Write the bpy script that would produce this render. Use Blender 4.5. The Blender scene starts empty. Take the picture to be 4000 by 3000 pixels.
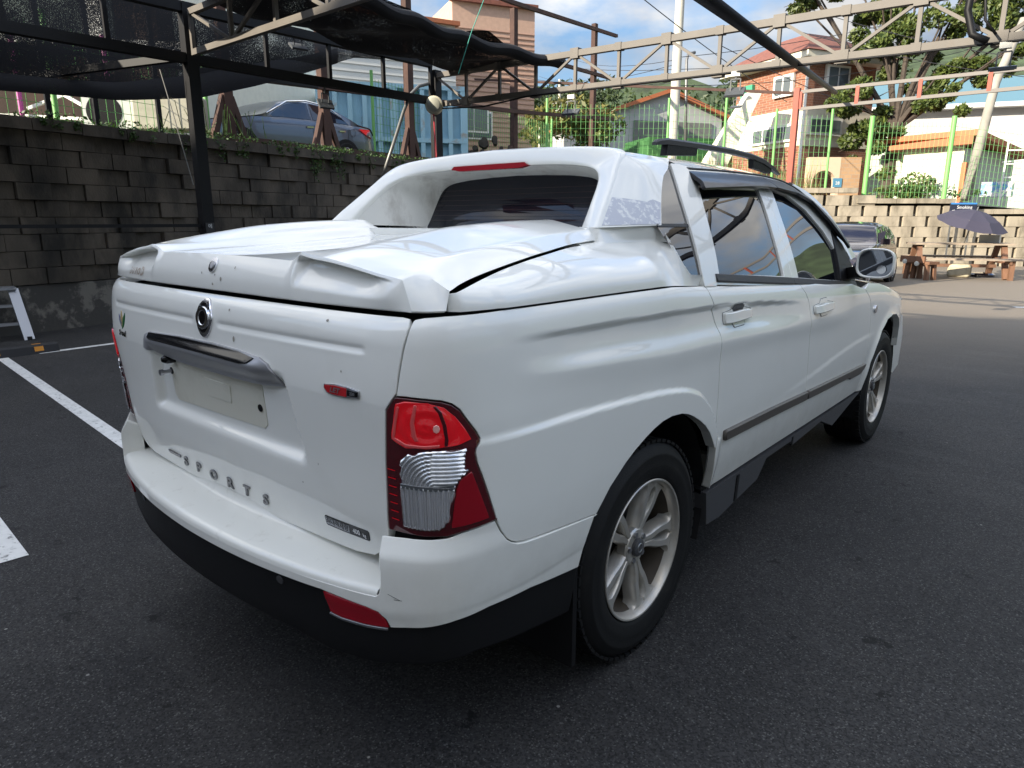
import bpy, bmesh, math, random
import numpy as np
from mathutils import Vector, Matrix, geometry
R=math.radians
scene=bpy.context.scene
# ---------------- camera ----------------
cam=bpy.data.cameras.new("camera"); camo=bpy.data.objects.new("camera",cam); scene.collection.objects.link(camo)
CAM=(1.9415,-1.9063,1.4619); YAW,PITCH=R(-40.498),R(13.454)
camo.location=CAM; camo.rotation_euler=(R(90)-PITCH,0,-YAW)
cam.sensor_fit='HORIZONTAL'; cam.sensor_width=36.0; cam.lens=36.0*2679.4/4000.0
cam.clip_start=.05; cam.clip_end=3000
scene.camera=camo
# ---------------- light ----------------
SUN_EL=R(22.0); SUN_H=(.30,.954)     # horizontal direction the light travels
w=bpy.data.worlds.new("World"); scene.world=w; w.use_nodes=True
nt=w.node_tree; nt.nodes.clear()
def N(t,**k):
    n=nt.nodes.new(t)
    for a,b in k.items(): setattr(n,a,b)
    return n
out=N('ShaderNodeOutputWorld'); bg=N('ShaderNodeBackground'); bg.inputs[1].default_value=.10
sky=N('ShaderNodeTexSky',sky_type='NISHITA'); sky.sun_disc=False; sky.sun_elevation=R(22); sky.sun_rotation=math.atan2(-SUN_H[0],-SUN_H[1])
sky.air_density=1.0; sky.dust_density=.6; sky.ozone_density=3.0
tc=N('ShaderNodeTexCoord'); mp=N('ShaderNodeMapping'); mp.inputs['Scale'].default_value=(1.6,1.6,3.6); mp.inputs['Location'].default_value=(.35,.1,.55)
n1=N('ShaderNodeTexNoise'); n1.inputs['Scale'].default_value=1.5; n1.inputs['Detail'].default_value=7; n1.inputs['Roughness'].default_value=.58
cr=N('ShaderNodeValToRGB'); cr.color_ramp.elements[0].position=.435; cr.color_ramp.elements[1].position=.575
n2=N('ShaderNodeTexNoise'); n2.inputs['Scale'].default_value=3.2; n2.inputs['Detail'].default_value=5
c2=N('ShaderNodeValToRGB'); c2.color_ramp.elements[0].color=(2.3,2.45,2.8,1); c2.color_ramp.elements[1].color=(5.4,5.3,5.1,1); c2.color_ramp.elements[0].position=.35; c2.color_ramp.elements[1].position=.62
mx=N('ShaderNodeMixRGB')
L=nt.links.new
L(tc.outputs['Generated'],mp.inputs[0]); L(mp.outputs[0],n1.inputs['Vector']); L(mp.outputs[0],n2.inputs['Vector'])
L(n1.outputs['Fac'],cr.inputs[0]); L(n2.outputs['Fac'],c2.inputs[0]); L(cr.outputs[0],mx.inputs[0]); L(sky.outputs[0],mx.inputs[1]); L(c2.outputs[0],mx.inputs[2])
# sky scaled by height: low band dimmed, overhead boosted to light the truck
sep=N('ShaderNodeSeparateXYZ'); mr=N('ShaderNodeMapRange'); mr.inputs[1].default_value=.22; mr.inputs[2].default_value=.55; mr.inputs[3].default_value=.45; mr.inputs[4].default_value=1.35
vm=N('ShaderNodeVectorMath',operation='SCALE'); L(tc.outputs['Generated'],sep.inputs[0]); L(sep.outputs[2],mr.inputs[0]); L(mx.outputs[0],vm.inputs[0]); L(mr.outputs[0],vm.inputs['Scale'])
L(vm.outputs[0],bg.inputs[0]); L(bg.outputs[0],out.inputs[0])
sl=bpy.data.lights.new("sun",'SUN'); so=bpy.data.objects.new("sun",sl); scene.collection.objects.link(so)
sl.energy=3.2; sl.angle=R(.5); sl.color=(1,.90,.74)
so.rotation_euler=Vector((SUN_H[0]*math.cos(SUN_EL),SUN_H[1]*math.cos(SUN_EL),-math.sin(SUN_EL))).to_track_quat('-Z','Y').to_euler()
so.location=(0,-20,30)
scene.view_settings.view_transform='Standard'; scene.view_settings.look='None'; scene.view_settings.gamma=1; scene.view_settings.use_curve_mapping=False
scene.view_settings.exposure=1.86
scene.cycles.max_bounces=8; scene.cycles.transparent_max_bounces=16
# ---------------- helpers ----------------
COL=scene.collection
def mat(name,col,rough=.6,metal=0.,spec=.5,coat=0.,bump=0.,bscale=60.,var=0.,vscale=6.,dirt=None,dscale=9.,dpos=(.55,.75),dfac=1.,alpha=None,trans=0.,emit=None,obj=True,aniso=1.):
    m=bpy.data.materials.new(name); m.use_nodes=True; t=m.node_tree; b=t.nodes['Principled BSDF']; l=t.links.new
    b.inputs['Base Color'].default_value=(*col,1); b.inputs['Roughness'].default_value=rough; b.inputs['Metallic'].default_value=metal
    b.inputs['Specular IOR Level'].default_value=spec; b.inputs['Coat Weight'].default_value=coat; b.inputs['Coat Roughness'].default_value=.02
    b.inputs['Transmission Weight'].default_value=trans
    tc=t.nodes.new('ShaderNodeTexCoord'); co=tc.outputs['Object']
    if aniso!=1.:
        mp=t.nodes.new('ShaderNodeMapping'); mp.inputs['Scale'].default_value=(1,1,aniso); l(co,mp.inputs[0]); co=mp.outputs[0]
    cur=None
    if var>0:
        n=t.nodes.new('ShaderNodeTexNoise'); n.inputs['Scale'].default_value=vscale; n.inputs['Detail'].default_value=5; l(co,n.inputs['Vector'])
        r=t.nodes.new('ShaderNodeMapRange'); r.inputs[1].default_value=.3; r.inputs[2].default_value=.7; r.inputs[3].default_value=1-var; r.inputs[4].default_value=1+var; l(n.outputs['Fac'],r.inputs[0])
        h=t.nodes.new('ShaderNodeHueSaturation'); h.inputs['Color'].default_value=(*col,1); l(r.outputs[0],h.inputs['Value']); cur=h.outputs[0]
    if dirt is not None:
        n=t.nodes.new('ShaderNodeTexNoise'); n.inputs['Scale'].default_value=dscale; n.inputs['Detail'].default_value=8; n.inputs['Roughness'].default_value=.65; l(co,n.inputs['Vector'])
        r=t.nodes.new('ShaderNodeMapRange'); r.inputs[1].default_value=dpos[0]; r.inputs[2].default_value=dpos[1]; r.inputs[3].default_value=0; r.inputs[4].default_value=dfac; l(n.outputs['Fac'],r.inputs[0])
        mxx=t.nodes.new('ShaderNodeMixRGB'); l(r.outputs[0],mxx.inputs[0]); mxx.inputs[2].default_value=(*dirt,1)
        if cur: l(cur,mxx.inputs[1])
        else: mxx.inputs[1].default_value=(*col,1)
        cur=mxx.outputs[0]
    if cur: l(cur,b.inputs['Base Color'])
    if bump>0:
        n=t.nodes.new('ShaderNodeTexNoise'); n.inputs['Scale'].default_value=bscale; n.inputs['Detail'].default_value=4; l(co,n.inputs['Vector'])
        bp=t.nodes.new('ShaderNodeBump'); bp.inputs['Strength'].default_value=bump; bp.inputs['Distance'].default_value=.01; l(n.outputs['Fac'],bp.inputs['Height']); l(bp.outputs[0],b.inputs['Normal'])
    if emit: b.inputs['Emission Color'].default_value=(*emit[0],1); b.inputs['Emission Strength'].default_value=emit[1]
    if alpha is not None: b.inputs['Alpha'].default_value=alpha
    return m
def tag(o,label=None,cat=None,group=None,kind=None):
    if label: o['label']=label
    if cat: o['category']=cat
    if group: o['group']=group
    if kind: o['kind']=kind
    return o
def empty(name,loc=(0,0,0),label=None,cat=None,group=None,kind=None,rz=0.):
    o=bpy.data.objects.new(name,None); COL.objects.link(o); o.location=loc; o.rotation_euler=(0,0,rz); o.empty_display_size=.2
    return tag(o,label,cat,group,kind)
def mesh_obj(name,verts,faces,m=None,parent=None,normals=None,smooth=False,sharp=None,loc=None):
    me=bpy.data.meshes.new(name); me.from_pydata([tuple(map(float,v)) for v in verts],[],[tuple(map(int,f)) for f in faces]); me.update()
    if m: me.materials.append(m)
    o=bpy.data.objects.new(name,me); COL.objects.link(o)
    if smooth or normals is not None: me.polygons.foreach_set('use_smooth',[True]*len(me.polygons))
    if normals is not None: me.normals_split_custom_set_from_vertices([tuple(map(float,v)) for v in normals])
    elif sharp is not None: me.set_sharp_from_angle(angle=R(sharp))
    if parent: o.parent=parent
    if loc: o.location=loc
    return o
class MB:
    """collects shapes that become one mesh"""
    def __init__(s): s.v=[]; s.f=[]
    def add(s,v,f):
        b=len(s.v); s.v+= [tuple(x) for x in v]; s.f+=[tuple(b+i for i in q) for q in f]; return s
    def box(s,c,d,rz=0.,M=None):
        x,y,z=[a/2 for a in d]; cs,sn=math.cos(rz),math.sin(rz); P=[]
        for sx,sy,sz in ((-1,-1,-1),(1,-1,-1),(1,1,-1),(-1,1,-1),(-1,-1,1),(1,-1,1),(1,1,1),(-1,1,1)):
            q=Vector((sx*x,sy*y,sz*z))
            if M is not None: q=M@q
            P.append((c[0]+q.x*cs-q.y*sn,c[1]+q.x*sn+q.y*cs,c[2]+q.z))
        return s.add(P,[(0,3,2,1),(4,5,6,7),(0,1,5,4),(1,2,6,5),(2,3,7,6),(3,0,4,7)])
    def bar(s,a,b,w,h=None,upv=(0,0,1)):
        h=h or w; a,b=Vector(a),Vector(b); d=(b-a).normalized(); u=Vector(upv)
        if abs(d.dot(u))>.98: u=Vector((1,0,0))
        x=d.cross(u).normalized(); y=x.cross(d).normalized(); P=[]
        for e in (a,b):
            for i,j in ((-1,-1),(1,-1),(1,1),(-1,1)): P.append(e+x*i*w/2+y*j*h/2)
        return s.add(P,[(0,1,2,3),(7,6,5,4),(0,4,5,1),(1,5,6,2),(2,6,7,3),(3,7,4,0)])
    def tube(s,pts,r,n=8,cap=True):
        pts=[Vector(q) for q in pts]; rr=r if hasattr(r,'__len__') else [r]*len(pts); b=len(s.v); pu=None
        for i,q in enumerate(pts):
            d=(pts[min(i+1,len(pts)-1)]-pts[max(i-1,0)]).normalized()
            if pu is None: u=Vector((0,0,1)) if abs(d.z)<.9 else Vector((1,0,0))
            else: u=pu
            x=d.cross(u).normalized(); u=x.cross(d).normalized(); pu=u
            for k in range(n):
                a=2*math.pi*k/n; s.v.append(tuple(q+x*math.cos(a)*rr[i]+u*math.sin(a)*rr[i]))
        for i in range(len(pts)-1):
            for k in range(n): s.f.append((b+i*n+k,b+(i+1)*n+k,b+(i+1)*n+(k+1)%n,b+i*n+(k+1)%n))
        if cap: s.f.append(tuple(b+k for k in range(n))); s.f.append(tuple(b+(len(pts)-1)*n+k for k in reversed(range(n))))
        return s
    def lathe(s,prof,c=(0,0,0),axis='z',n=24,cap=False):
        b=len(s.v); m=len(prof)
        for i in range(n):
            a=2*math.pi*i/n
            for r,h in prof:
                q=(r*math.cos(a),r*math.sin(a),h) if axis=='z' else ((h,r*math.cos(a),r*math.sin(a)) if axis=='x' else (r*math.cos(a),h,r*math.sin(a)))
                s.v.append((c[0]+q[0],c[1]+q[1],c[2]+q[2]))
        for i in range(n):
            for j in range(m-1):
                s.f.append((b+i*m+j,b+((i+1)%n)*m+j,b+((i+1)%n)*m+j+1,b+i*m+j+1))
        return s
    def prism(s,poly,ax,lo,hi):
        """extrude polygon (2d) along axis ax between lo and hi"""
        k=len(poly); P=[]
        for h in (lo,hi):
            for a,b in poly: P.append({'x':(h,a,b),'y':(a,h,b),'z':(a,b,h)}[ax])
        F=[tuple(range(k)),tuple(range(2*k-1,k-1,-1))]+[(i,i+k,(i+1)%k+k,(i+1)%k) for i in range(k)]
        return s.add(P,F)
    def build(s,name,m=None,parent=None,smooth=False,sharp=None,loc=None,fix=True):
        o=mesh_obj(name,s.v,s.f,m,parent,smooth=smooth,sharp=sharp,loc=loc)
        if fix:
            bm=bmesh.new(); bm.from_mesh(o.data); bmesh.ops.recalc_face_normals(bm,faces=bm.faces); bm.to_mesh(o.data); bm.free()
        return o
def bevel(o,wd=.01,seg=2,ang=30):
    b=o.modifiers.new('bevel','BEVEL'); b.width=wd; b.segments=seg; b.limit_method='ANGLE'; b.angle_limit=R(ang); b.harden_normals=False
    o.data.polygons.foreach_set('use_smooth',[True]*len(o.data.polygons)); o.data.set_sharp_from_angle(angle=R(40)); return o
# ---- panels cut out of a parametric surface ----
def refine(poly,step):
    P=np.array(poly,float); out=[]
    for i in range(len(P)):
        a,b=P[i],P[(i+1)%len(P)]; n=max(1,int(math.ceil(np.hypot(*(b-a))/step)))
        for k in range(n): out.append(a+(b-a)*k/n)
    return np.array(out)
def area2(P): x,y=P[:,0],P[:,1]; return .5*np.sum(x*np.roll(y,-1)-np.roll(x,-1)*y)
def inset(P,d):
    P=np.array(P,float); 
    if area2(P)<0: P=P[::-1]
    a=np.roll(P,1,0); b=np.roll(P,-1,0); e1=P-a; e2=b-P
    e1/=np.linalg.norm(e1,axis=1)[:,None]+1e-12; e2/=np.linalg.norm(e2,axis=1)[:,None]+1e-12
    n1=np.c_[-e1[:,1],e1[:,0]]; n2=np.c_[-e2[:,1],e2[:,0]]; n=n1+n2; L2=np.sum(n*n,1); 
    return P+n*(2*d/np.maximum(L2,.8))[:,None]
def inside(P,q):
    x,y=q[:,0],q[:,1]; r=np.zeros(len(q),bool); n=len(P)
    for i in range(n):
        x1,y1=P[i]; x2,y2=P[(i+1)%n]
        if y1==y2: continue
        c=((y1>y)!=(y2>y))&(x<(x2-x1)*(y-y1)/(y2-y1)+x1); r^=c
    return r
def dist_poly(P,q):
    d=np.full(len(q),9.)
    for i in range(len(P)):
        a,b=P[i],P[(i+1)%len(P)]; e=b-a; t=np.clip(((q-a)@e)/(e@e+1e-15),0,1); d=np.minimum(d,np.hypot(*(q-a-t[:,None]*e).T))
    return d
def fnormal(fn,u,v,off):
    e=1.5e-3
    n=np.cross(fn(u+e,v,off)-fn(u-e,v,off),fn(u,v+e,off)-fn(u,v-e,off)); return n/(np.linalg.norm(n,axis=1)[:,None]+1e-12)
def panel_data(fn,poly,res,holes=(),ins=0.,off=0.,depth=.018,rnd=.0025,step=None,resv=None,flip=False,dvec=None):
    rv=resv or res; st=step or min(res,rv)*.8
    loops=[]
    P=inset(refine(poly,st),ins) if ins else refine(poly,st)
    if area2(P)<0: P=P[::-1]
    loops.append(P)
    for h in holes:
        H=refine(h,st)
        if area2(H)<0: H=H[::-1]
        if ins: H=inset(H,-ins)
        loops.append(H[::-1])
    lo=P.min(0); hi=P.max(0)
    gu=np.arange(lo[0]+res/2,hi[0],res); gv=np.arange(lo[1]+rv/2,hi[1],rv)
    G=np.stack(np.meshgrid(gu,gv),-1).reshape(-1,2); G=G[inside(P,G)]
    for H in loops[1:]: G=G[~inside(H,G)]
    for H in loops: 
        if len(G): G=G[dist_poly(H,G)>st*.55]
    V=[];E=[]
    for H in loops:
        b=len(V); V+=[Vector(q) for q in H]; E+=[(b+i,b+(i+1)%len(H)) for i in range(len(H))]
    V+=[Vector(q) for q in G]
    r=geometry.delaunay_2d_cdt(V,E,[],0,1e-7)
    vv=np.array([tuple(q) for q in r[0]]); ff=np.array([list(f) for f in r[2] if len(f)==3])
    c=vv[ff].mean(1); k=inside(P,c)
    for H in loops[1:]: k&=~inside(H,c)
    ff=ff[k]
    # drop slivers, orient
    A=vv[ff]; ar=(A[:,1,0]-A[:,0,0])*(A[:,2,1]-A[:,0,1])-(A[:,2,0]-A[:,0,0])*(A[:,1,1]-A[:,0,1])
    ff=np.where((ar<0)[:,None],ff[:,::-1],ff); ff=ff[np.abs(ar)>1e-12]
    X=fn(vv[:,0],vv[:,1],off); Nn=fnormal(fn,vv[:,0],vv[:,1],off)
    if flip: Nn=-Nn; ff=ff[:,::-1]
    verts=[X]; norms=[Nn]; faces=[tuple(f) for f in ff]; base=len(X)
    if depth>0:
        for H in loops:
            x=fn(H[:,0],H[:,1],off); n=fnormal(fn,H[:,0],H[:,1],off)
            if flip: n=-n
            tg=np.roll(x,-1,0)-np.roll(x,1,0); tg/=np.linalg.norm(tg,axis=1)[:,None]+1e-12
            o=np.cross(tg,n); o/=np.linalg.norm(o,axis=1)[:,None]+1e-12
            if flip: o=-o
            dv=-n if dvec is None else np.array(dvec,float)[None,:]
            x1=x+o*rnd*.3-n*rnd*.08; x2=x+o*rnd*.8-n*rnd*.4; x3=x+o*rnd-n*rnd; x4=x3+dv*depth
            k=len(H); 
            verts+= [x,x1,x2,x3,x4]; norms+=[n,n*.92+o*.38,n*.5+o*.86,o,o]
            for q in range(4):
                for i in range(k):
                    j=(i+1)%k; a,b2,c2,d2=base+q*k+i,base+q*k+j,base+(q+1)*k+j,base+(q+1)*k+i
                    faces.append((a,d2,c2,b2) if not flip else (a,b2,c2,d2))
            base+=5*k
    return np.concatenate(verts),faces,np.concatenate(norms)
def panel(name,fn,poly,res,m,parent,mirror=None,**k):
    v,f,n=panel_data(fn,poly,res,**k)
    n=n/(np.linalg.norm(n,axis=1)[:,None]+1e-12)
    o=mesh_obj(name,v,f,m,parent,normals=n)
    if mirror is not None:
        v2=v*np.array([-1,1,1]); n2=n*np.array([-1,1,1]); o2=mesh_obj(name,v2,[q[::-1] for q in f],m,mirror,normals=n2); return o,o2
    return o
def grid_obj(name,fnuv,nu,nv,m,parent,sharp=35,closeu=False,mirror=None,flip=False):
    """fnuv(i/nu,j/nv) -> xyz"""
    V=[fnuv(i/nu,j/nv) for i in range(nu+(0 if closeu else 1)) for j in range(nv+1)]
    K=nu if closeu else nu+1; F=[]
    for i in range(nu):
        for j in range(nv):
            a=i*(nv+1)+j; b=((i+1)%K)*(nv+1)+j; q=(a,b,b+1,a+1); F.append(q[::-1] if flip else q)
    o=mesh_obj(name,V,F,m,parent,smooth=True,sharp=sharp)
    if mirror is not None: return o,mesh_obj(name,[(-x,y,z) for x,y,z in V],[q[::-1] for q in F],m,mirror,smooth=True,sharp=sharp)
    return o
FONTC={}
def text_mesh(txt,size=1.,bold=0.,shear=0.,spacing=1.):
    c=bpy.data.curves.new('t','FONT'); c.body=txt; c.size=size; c.offset=bold; c.shear=shear; c.align_x='CENTER'; c.align_y='CENTER'; c.space_character=spacing; c.resolution_u=3
    o=bpy.data.objects.new('t',c); COL.objects.link(o); bpy.context.view_layer.update()
    dg=bpy.context.evaluated_depsgraph_get(); me=o.evaluated_get(dg).to_mesh()
    v=[tuple(q.co) for q in me.vertices]; f=[tuple(q.vertices) for q in me.polygons]
    o.evaluated_get(dg).to_mesh_clear(); bpy.data.objects.remove(o); bpy.data.curves.remove(c)
    return np.array(v).reshape(-1,3),f
def flat_poly(P,name,m,parent,th=.004,fnmap=None):
    pass
def text_on(name,txt,fn,s0,z0,h,m,parent,off=.0015,th=.0,bold=0.,shear=0.,sx=1.,rot=0.,spacing=1.,flipu=1.):
    v,f=text_mesh(txt,h/.72,bold,shear,spacing)
    if len(v)==0: return None
    ca,sa=math.cos(rot),math.sin(rot); u=v[:,0]*sx; w=v[:,1]; a=s0+flipu*(u*ca-w*sa); b=z0+u*sa+w*ca
    top=fn(a,b,off+th); V=[top]; F=list(f); n=len(v)
    if th>0:
        V.append(fn(a,b,off-.002)); ec={}
        for q in f:
            for i in range(len(q)):
                e=(q[i],q[(i+1)%len(q)]); ec[e]=1
        for (i,j) in ec:
            if (j,i) not in ec: F.append((i,i+n,j+n,j))
    if flipu<0: F=[q[::-1] for q in F]
    return mesh_obj(name,np.concatenate(V),F,m,parent)
def _surf():

    def smooth(a,b,x):
        t=np.clip((x-a)/(b-a),0,1); return t*t*(3-2*t)
    def pl(x,xs,ys): return np.interp(x,xs,ys)
    def bs(x,xs,ys):  # smooth piecewise interpolation (monotone-ish pchip)
        xs=np.asarray(xs,float); ys=np.asarray(ys,float); h=np.diff(xs); d=np.diff(ys)/h
        m=np.zeros(len(xs)); 
        for i in range(1,len(xs)-1):
            if d[i-1]*d[i]>0: m[i]=2*d[i-1]*d[i]/(d[i-1]+d[i])
        m[0]=d[0]; m[-1]=d[-1]
        x=np.clip(x,xs[0],xs[-1]); i=np.clip(np.searchsorted(xs,x)-1,0,len(h)-1)
        t=(x-xs[i])/h[i]; t2=t*t; t3=t2*t
        return ys[i]*(2*t3-3*t2+1)+h[i]*m[i]*(t3-2*t2+t)+ys[i+1]*(-2*t3+3*t2)+h[i]*m[i+1]*(t3-t2)
    # plan reference curve
    CP=np.array([(-.3,-.999),(0,-1.0),(.3,-.997),(.55,-.989),(.70,-.978),(.78,-.966),(.84,-.943),(.89,-.90),(.915,-.84),(.928,-.76),(.934,-.66),(.935,-.5),(.935,0),(.935,1),(.935,2.2),(.935,3.0),(.925,3.35),(.89,3.62),(.80,3.80),(.6,3.89),(.3,3.93),(0,3.94),(-.3,3.93)])
    def _curve():
        t=np.concatenate([[0],np.cumsum(np.hypot(*np.diff(CP,axis=0).T))]); u=np.linspace(0,t[-1],6000)
        P=np.c_[np.interp(u,t,CP[:,0]),np.interp(u,t,CP[:,1])]
        k=np.exp(-.5*(np.arange(-90,91)/32.)**2); k/=k.sum()
        Q=np.c_[np.convolve(np.pad(P[:,0],90,'edge'),k,'valid'),np.convolve(np.pad(P[:,1],90,'edge'),k,'valid')]
        i0=np.argmin(np.abs(Q[:,0])+10*(Q[:,1]>0)); i1=np.argmin(np.abs(Q[:,0])+10*(Q[:,1]<0))
        Q=Q[i0:i1+1]; s=np.concatenate([[0],np.cumsum(np.hypot(*np.diff(Q,axis=0).T))])
        T=np.gradient(Q,s,axis=0); N=np.c_[T[:,1],-T[:,0]]; N/=np.hypot(N[:,0],N[:,1])[:,None]
        return s,Q,N
    CS,CQ,CN=_curve()
    def Cxy(s): s=np.abs(s); return np.interp(s,CS,CQ[:,0]),np.interp(s,CS,CQ[:,1]),np.interp(s,CS,CN[:,0]),np.interp(s,CS,CN[:,1])
    def s_of_y(y): # on the right side
        m=np.argmax(CQ[:,0]); k=(CS>.75)&(CS<CS[-1]-.9); return np.interp(y,CQ[k,1],CS[k])
    def s_of_x(x): k=CS<1.0; return np.interp(x,CQ[k,0],CS[k])
    def zt(y): return bs(y,[-1.2,0,.35,2.15,2.66,3.1,3.35,3.6,3.75,4.0],[1.268,1.262,1.24,1.128,1.10,1.03,.98,.90,.82,.70])
    def up(y): return bs(y,UPY,UPZ)   # groove upper edge
    def lo(y): return bs(y,LOY,LOZ)
    def cr(y): return bs(y,CRY,CRZ)
    UPY,UPZ=[-.83,-.29,.34,.67,1.2,1.5],[1.198,1.187,1.172,1.155,1.116,1.09]
    LOY,LOZ=[-.74,-.5,-.1,.38,.72,1.11,1.4],[1.152,1.128,1.118,1.112,1.095,1.06,1.035]
    CRY,CRZ=[-.76,-.28,.05,.40,.88,1.36,2.6],[1.11,1.08,1.056,1.045,1.024,1.0,.95]
    def sstep(x,w): return .5*(1+np.tanh(x/w))
    def fl(y): return bs(y,FLY,FLZ)
    FLY,FLZ=[-.82,-.635,-.5,-.29,-.04,.13,.255,.346,.40,.46],[.974,.971,.968,.958,.941,.919,.883,.823,.767,.66]
    GX=[.436,.392]
    def d_rear(s,z):
        x=np.abs(Cxy(s)[0])
        d=bs(z,[.5,.6,.70,.765,.90,1.045,1.06,1.19,1.222,1.243,1.262,1.28],[-.05,-.045,-.034,-.024,-.014,-.001,0,-.009,-.016,-.028,-.052,-.075])
        # two pressed grooves
        gz=1.182-0.0*x
        g=np.exp(-((z-1.174)/.007)**2)*smooth(.06,.09,x)*(1-smooth(.69,.715,x))
        g2=np.tanh((z-1.178)/.004)*np.exp(-((z-1.176)/.011)**2)*smooth(.06,.09,x)*(1-smooth(.69,.715,x))
        d=d-.005*g-.003*g2
        # number plate recess
        hw=pl(z,[.80,.845,1.055],[.40,.437,.388]); e=(1-smooth(-.022,.022,x-hw))*sstep(z-.856+.012*0,.012)*(1-smooth(1.04,1.09,z))
        d=d-.026*e
        return d
    def d_side(s,z):
        x,y,_,_=Cxy(s)
        t=zt(y); h=t-z
        base=bs(z,[.3,.46,.6,.8,1.0,1.06,1.3],[-.075,-.034,-.010,.001,.004,.002,-.006])
        d=base-.030*np.exp(-np.maximum(h,-.02)/.032)
        f=smooth(-.75,-.38,y)*(1-smooth(.75,1.35,y))
        u,l,c=up(y),lo(y),cr(y)
        prof=-.017*smooth(u+.004,u-.017,z)*smooth(c-.01,l+.004,z)   # recess between u and c, ramps back out between l and c
        ff=smooth(-.78,-.3,y)*(1-smooth(1.6,2.3,y))
        d=d+f*prof+.007*ff*np.exp(-((z-c)/.05)**2)
        # wheel arch flare (rear)
        k=smooth(-1.0,-.55,y)*(1-smooth(.46,.52,y))
        d=d+.012*k*smooth(.007,-.013,z-fl(y))*(1-smooth(.45,.20,z)*0)
        # low door crease
        lc=.66+.10*smooth(.9,2.5,y)+.03
        d=d+.004*smooth(.9,1.7,y)*(1-smooth(2.4,2.8,y))*smooth(.02,-.01,z-lc)
        # front arch flare
        r=np.hypot(y-3.06,z-.40); d=d+.018*np.exp(-((np.maximum(r,.43)-.43)/.05)**2)*smooth(2.4,2.6,y)
        return d
    def body(s,z,off=0.):
        s=np.asarray(s,float); z=np.asarray(z,float)
        x,y,nx,ny=Cxy(s)
        w=smooth(.74,1.02,np.abs(s)) 
        d=d_rear(s,z)*(1-w)+d_side(s,z)*w+off
        sg=np.where(s<0,-1,1)
        # tailgate/side lean: narrower toward the bottom is handled by outlines
        return np.stack([sg*(x+nx*d),y+ny*d,z+0*x],-1)
    def bumper(s,z,off=0.):
        s=np.asarray(s,float); z=np.asarray(z,float)
        x,y,nx,ny=Cxy(s); sg=np.where(s<0,-1,1); a=np.abs(s)
        w=smooth(.74,1.06,a)
        b=.016+.085*np.maximum(0,1-(np.abs(x)/.80)**2)
        dr=b+bs(z,[.30,.36,.44,.52,.56,.60,.66,.69,.72,.75,.775],[-.07,-.035,-.012,-.006,0,0,0,-.002,-.018,-.036,-.05])
        ds=d_side(s,np.maximum(z,.55))+.001+bs(z,[.30,.40,.5,.56],[-.03,-.014,-.004,0])+.004*(1-smooth(1.1,1.5,a))*bs(z,[.6,.69,.74],[1,1,-.6])
        d=dr*(1-w)+ds*w+off
        return np.stack([sg*(x+nx*d),y+ny*d,z+0*x],-1)
    def xg(y,z):
        h=z-zt(y); return .897-.38*h-.30*h*h-.03*smooth(1.0,2.4,y)
    def cab(y,z,off=0.):
        y=np.asarray(y,float); z=np.asarray(z,float)
        return np.stack([xg(y,z)+off,y+0*z,z+0*y],-1)
    return dict(locals())
sys_surf=_surf()
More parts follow.
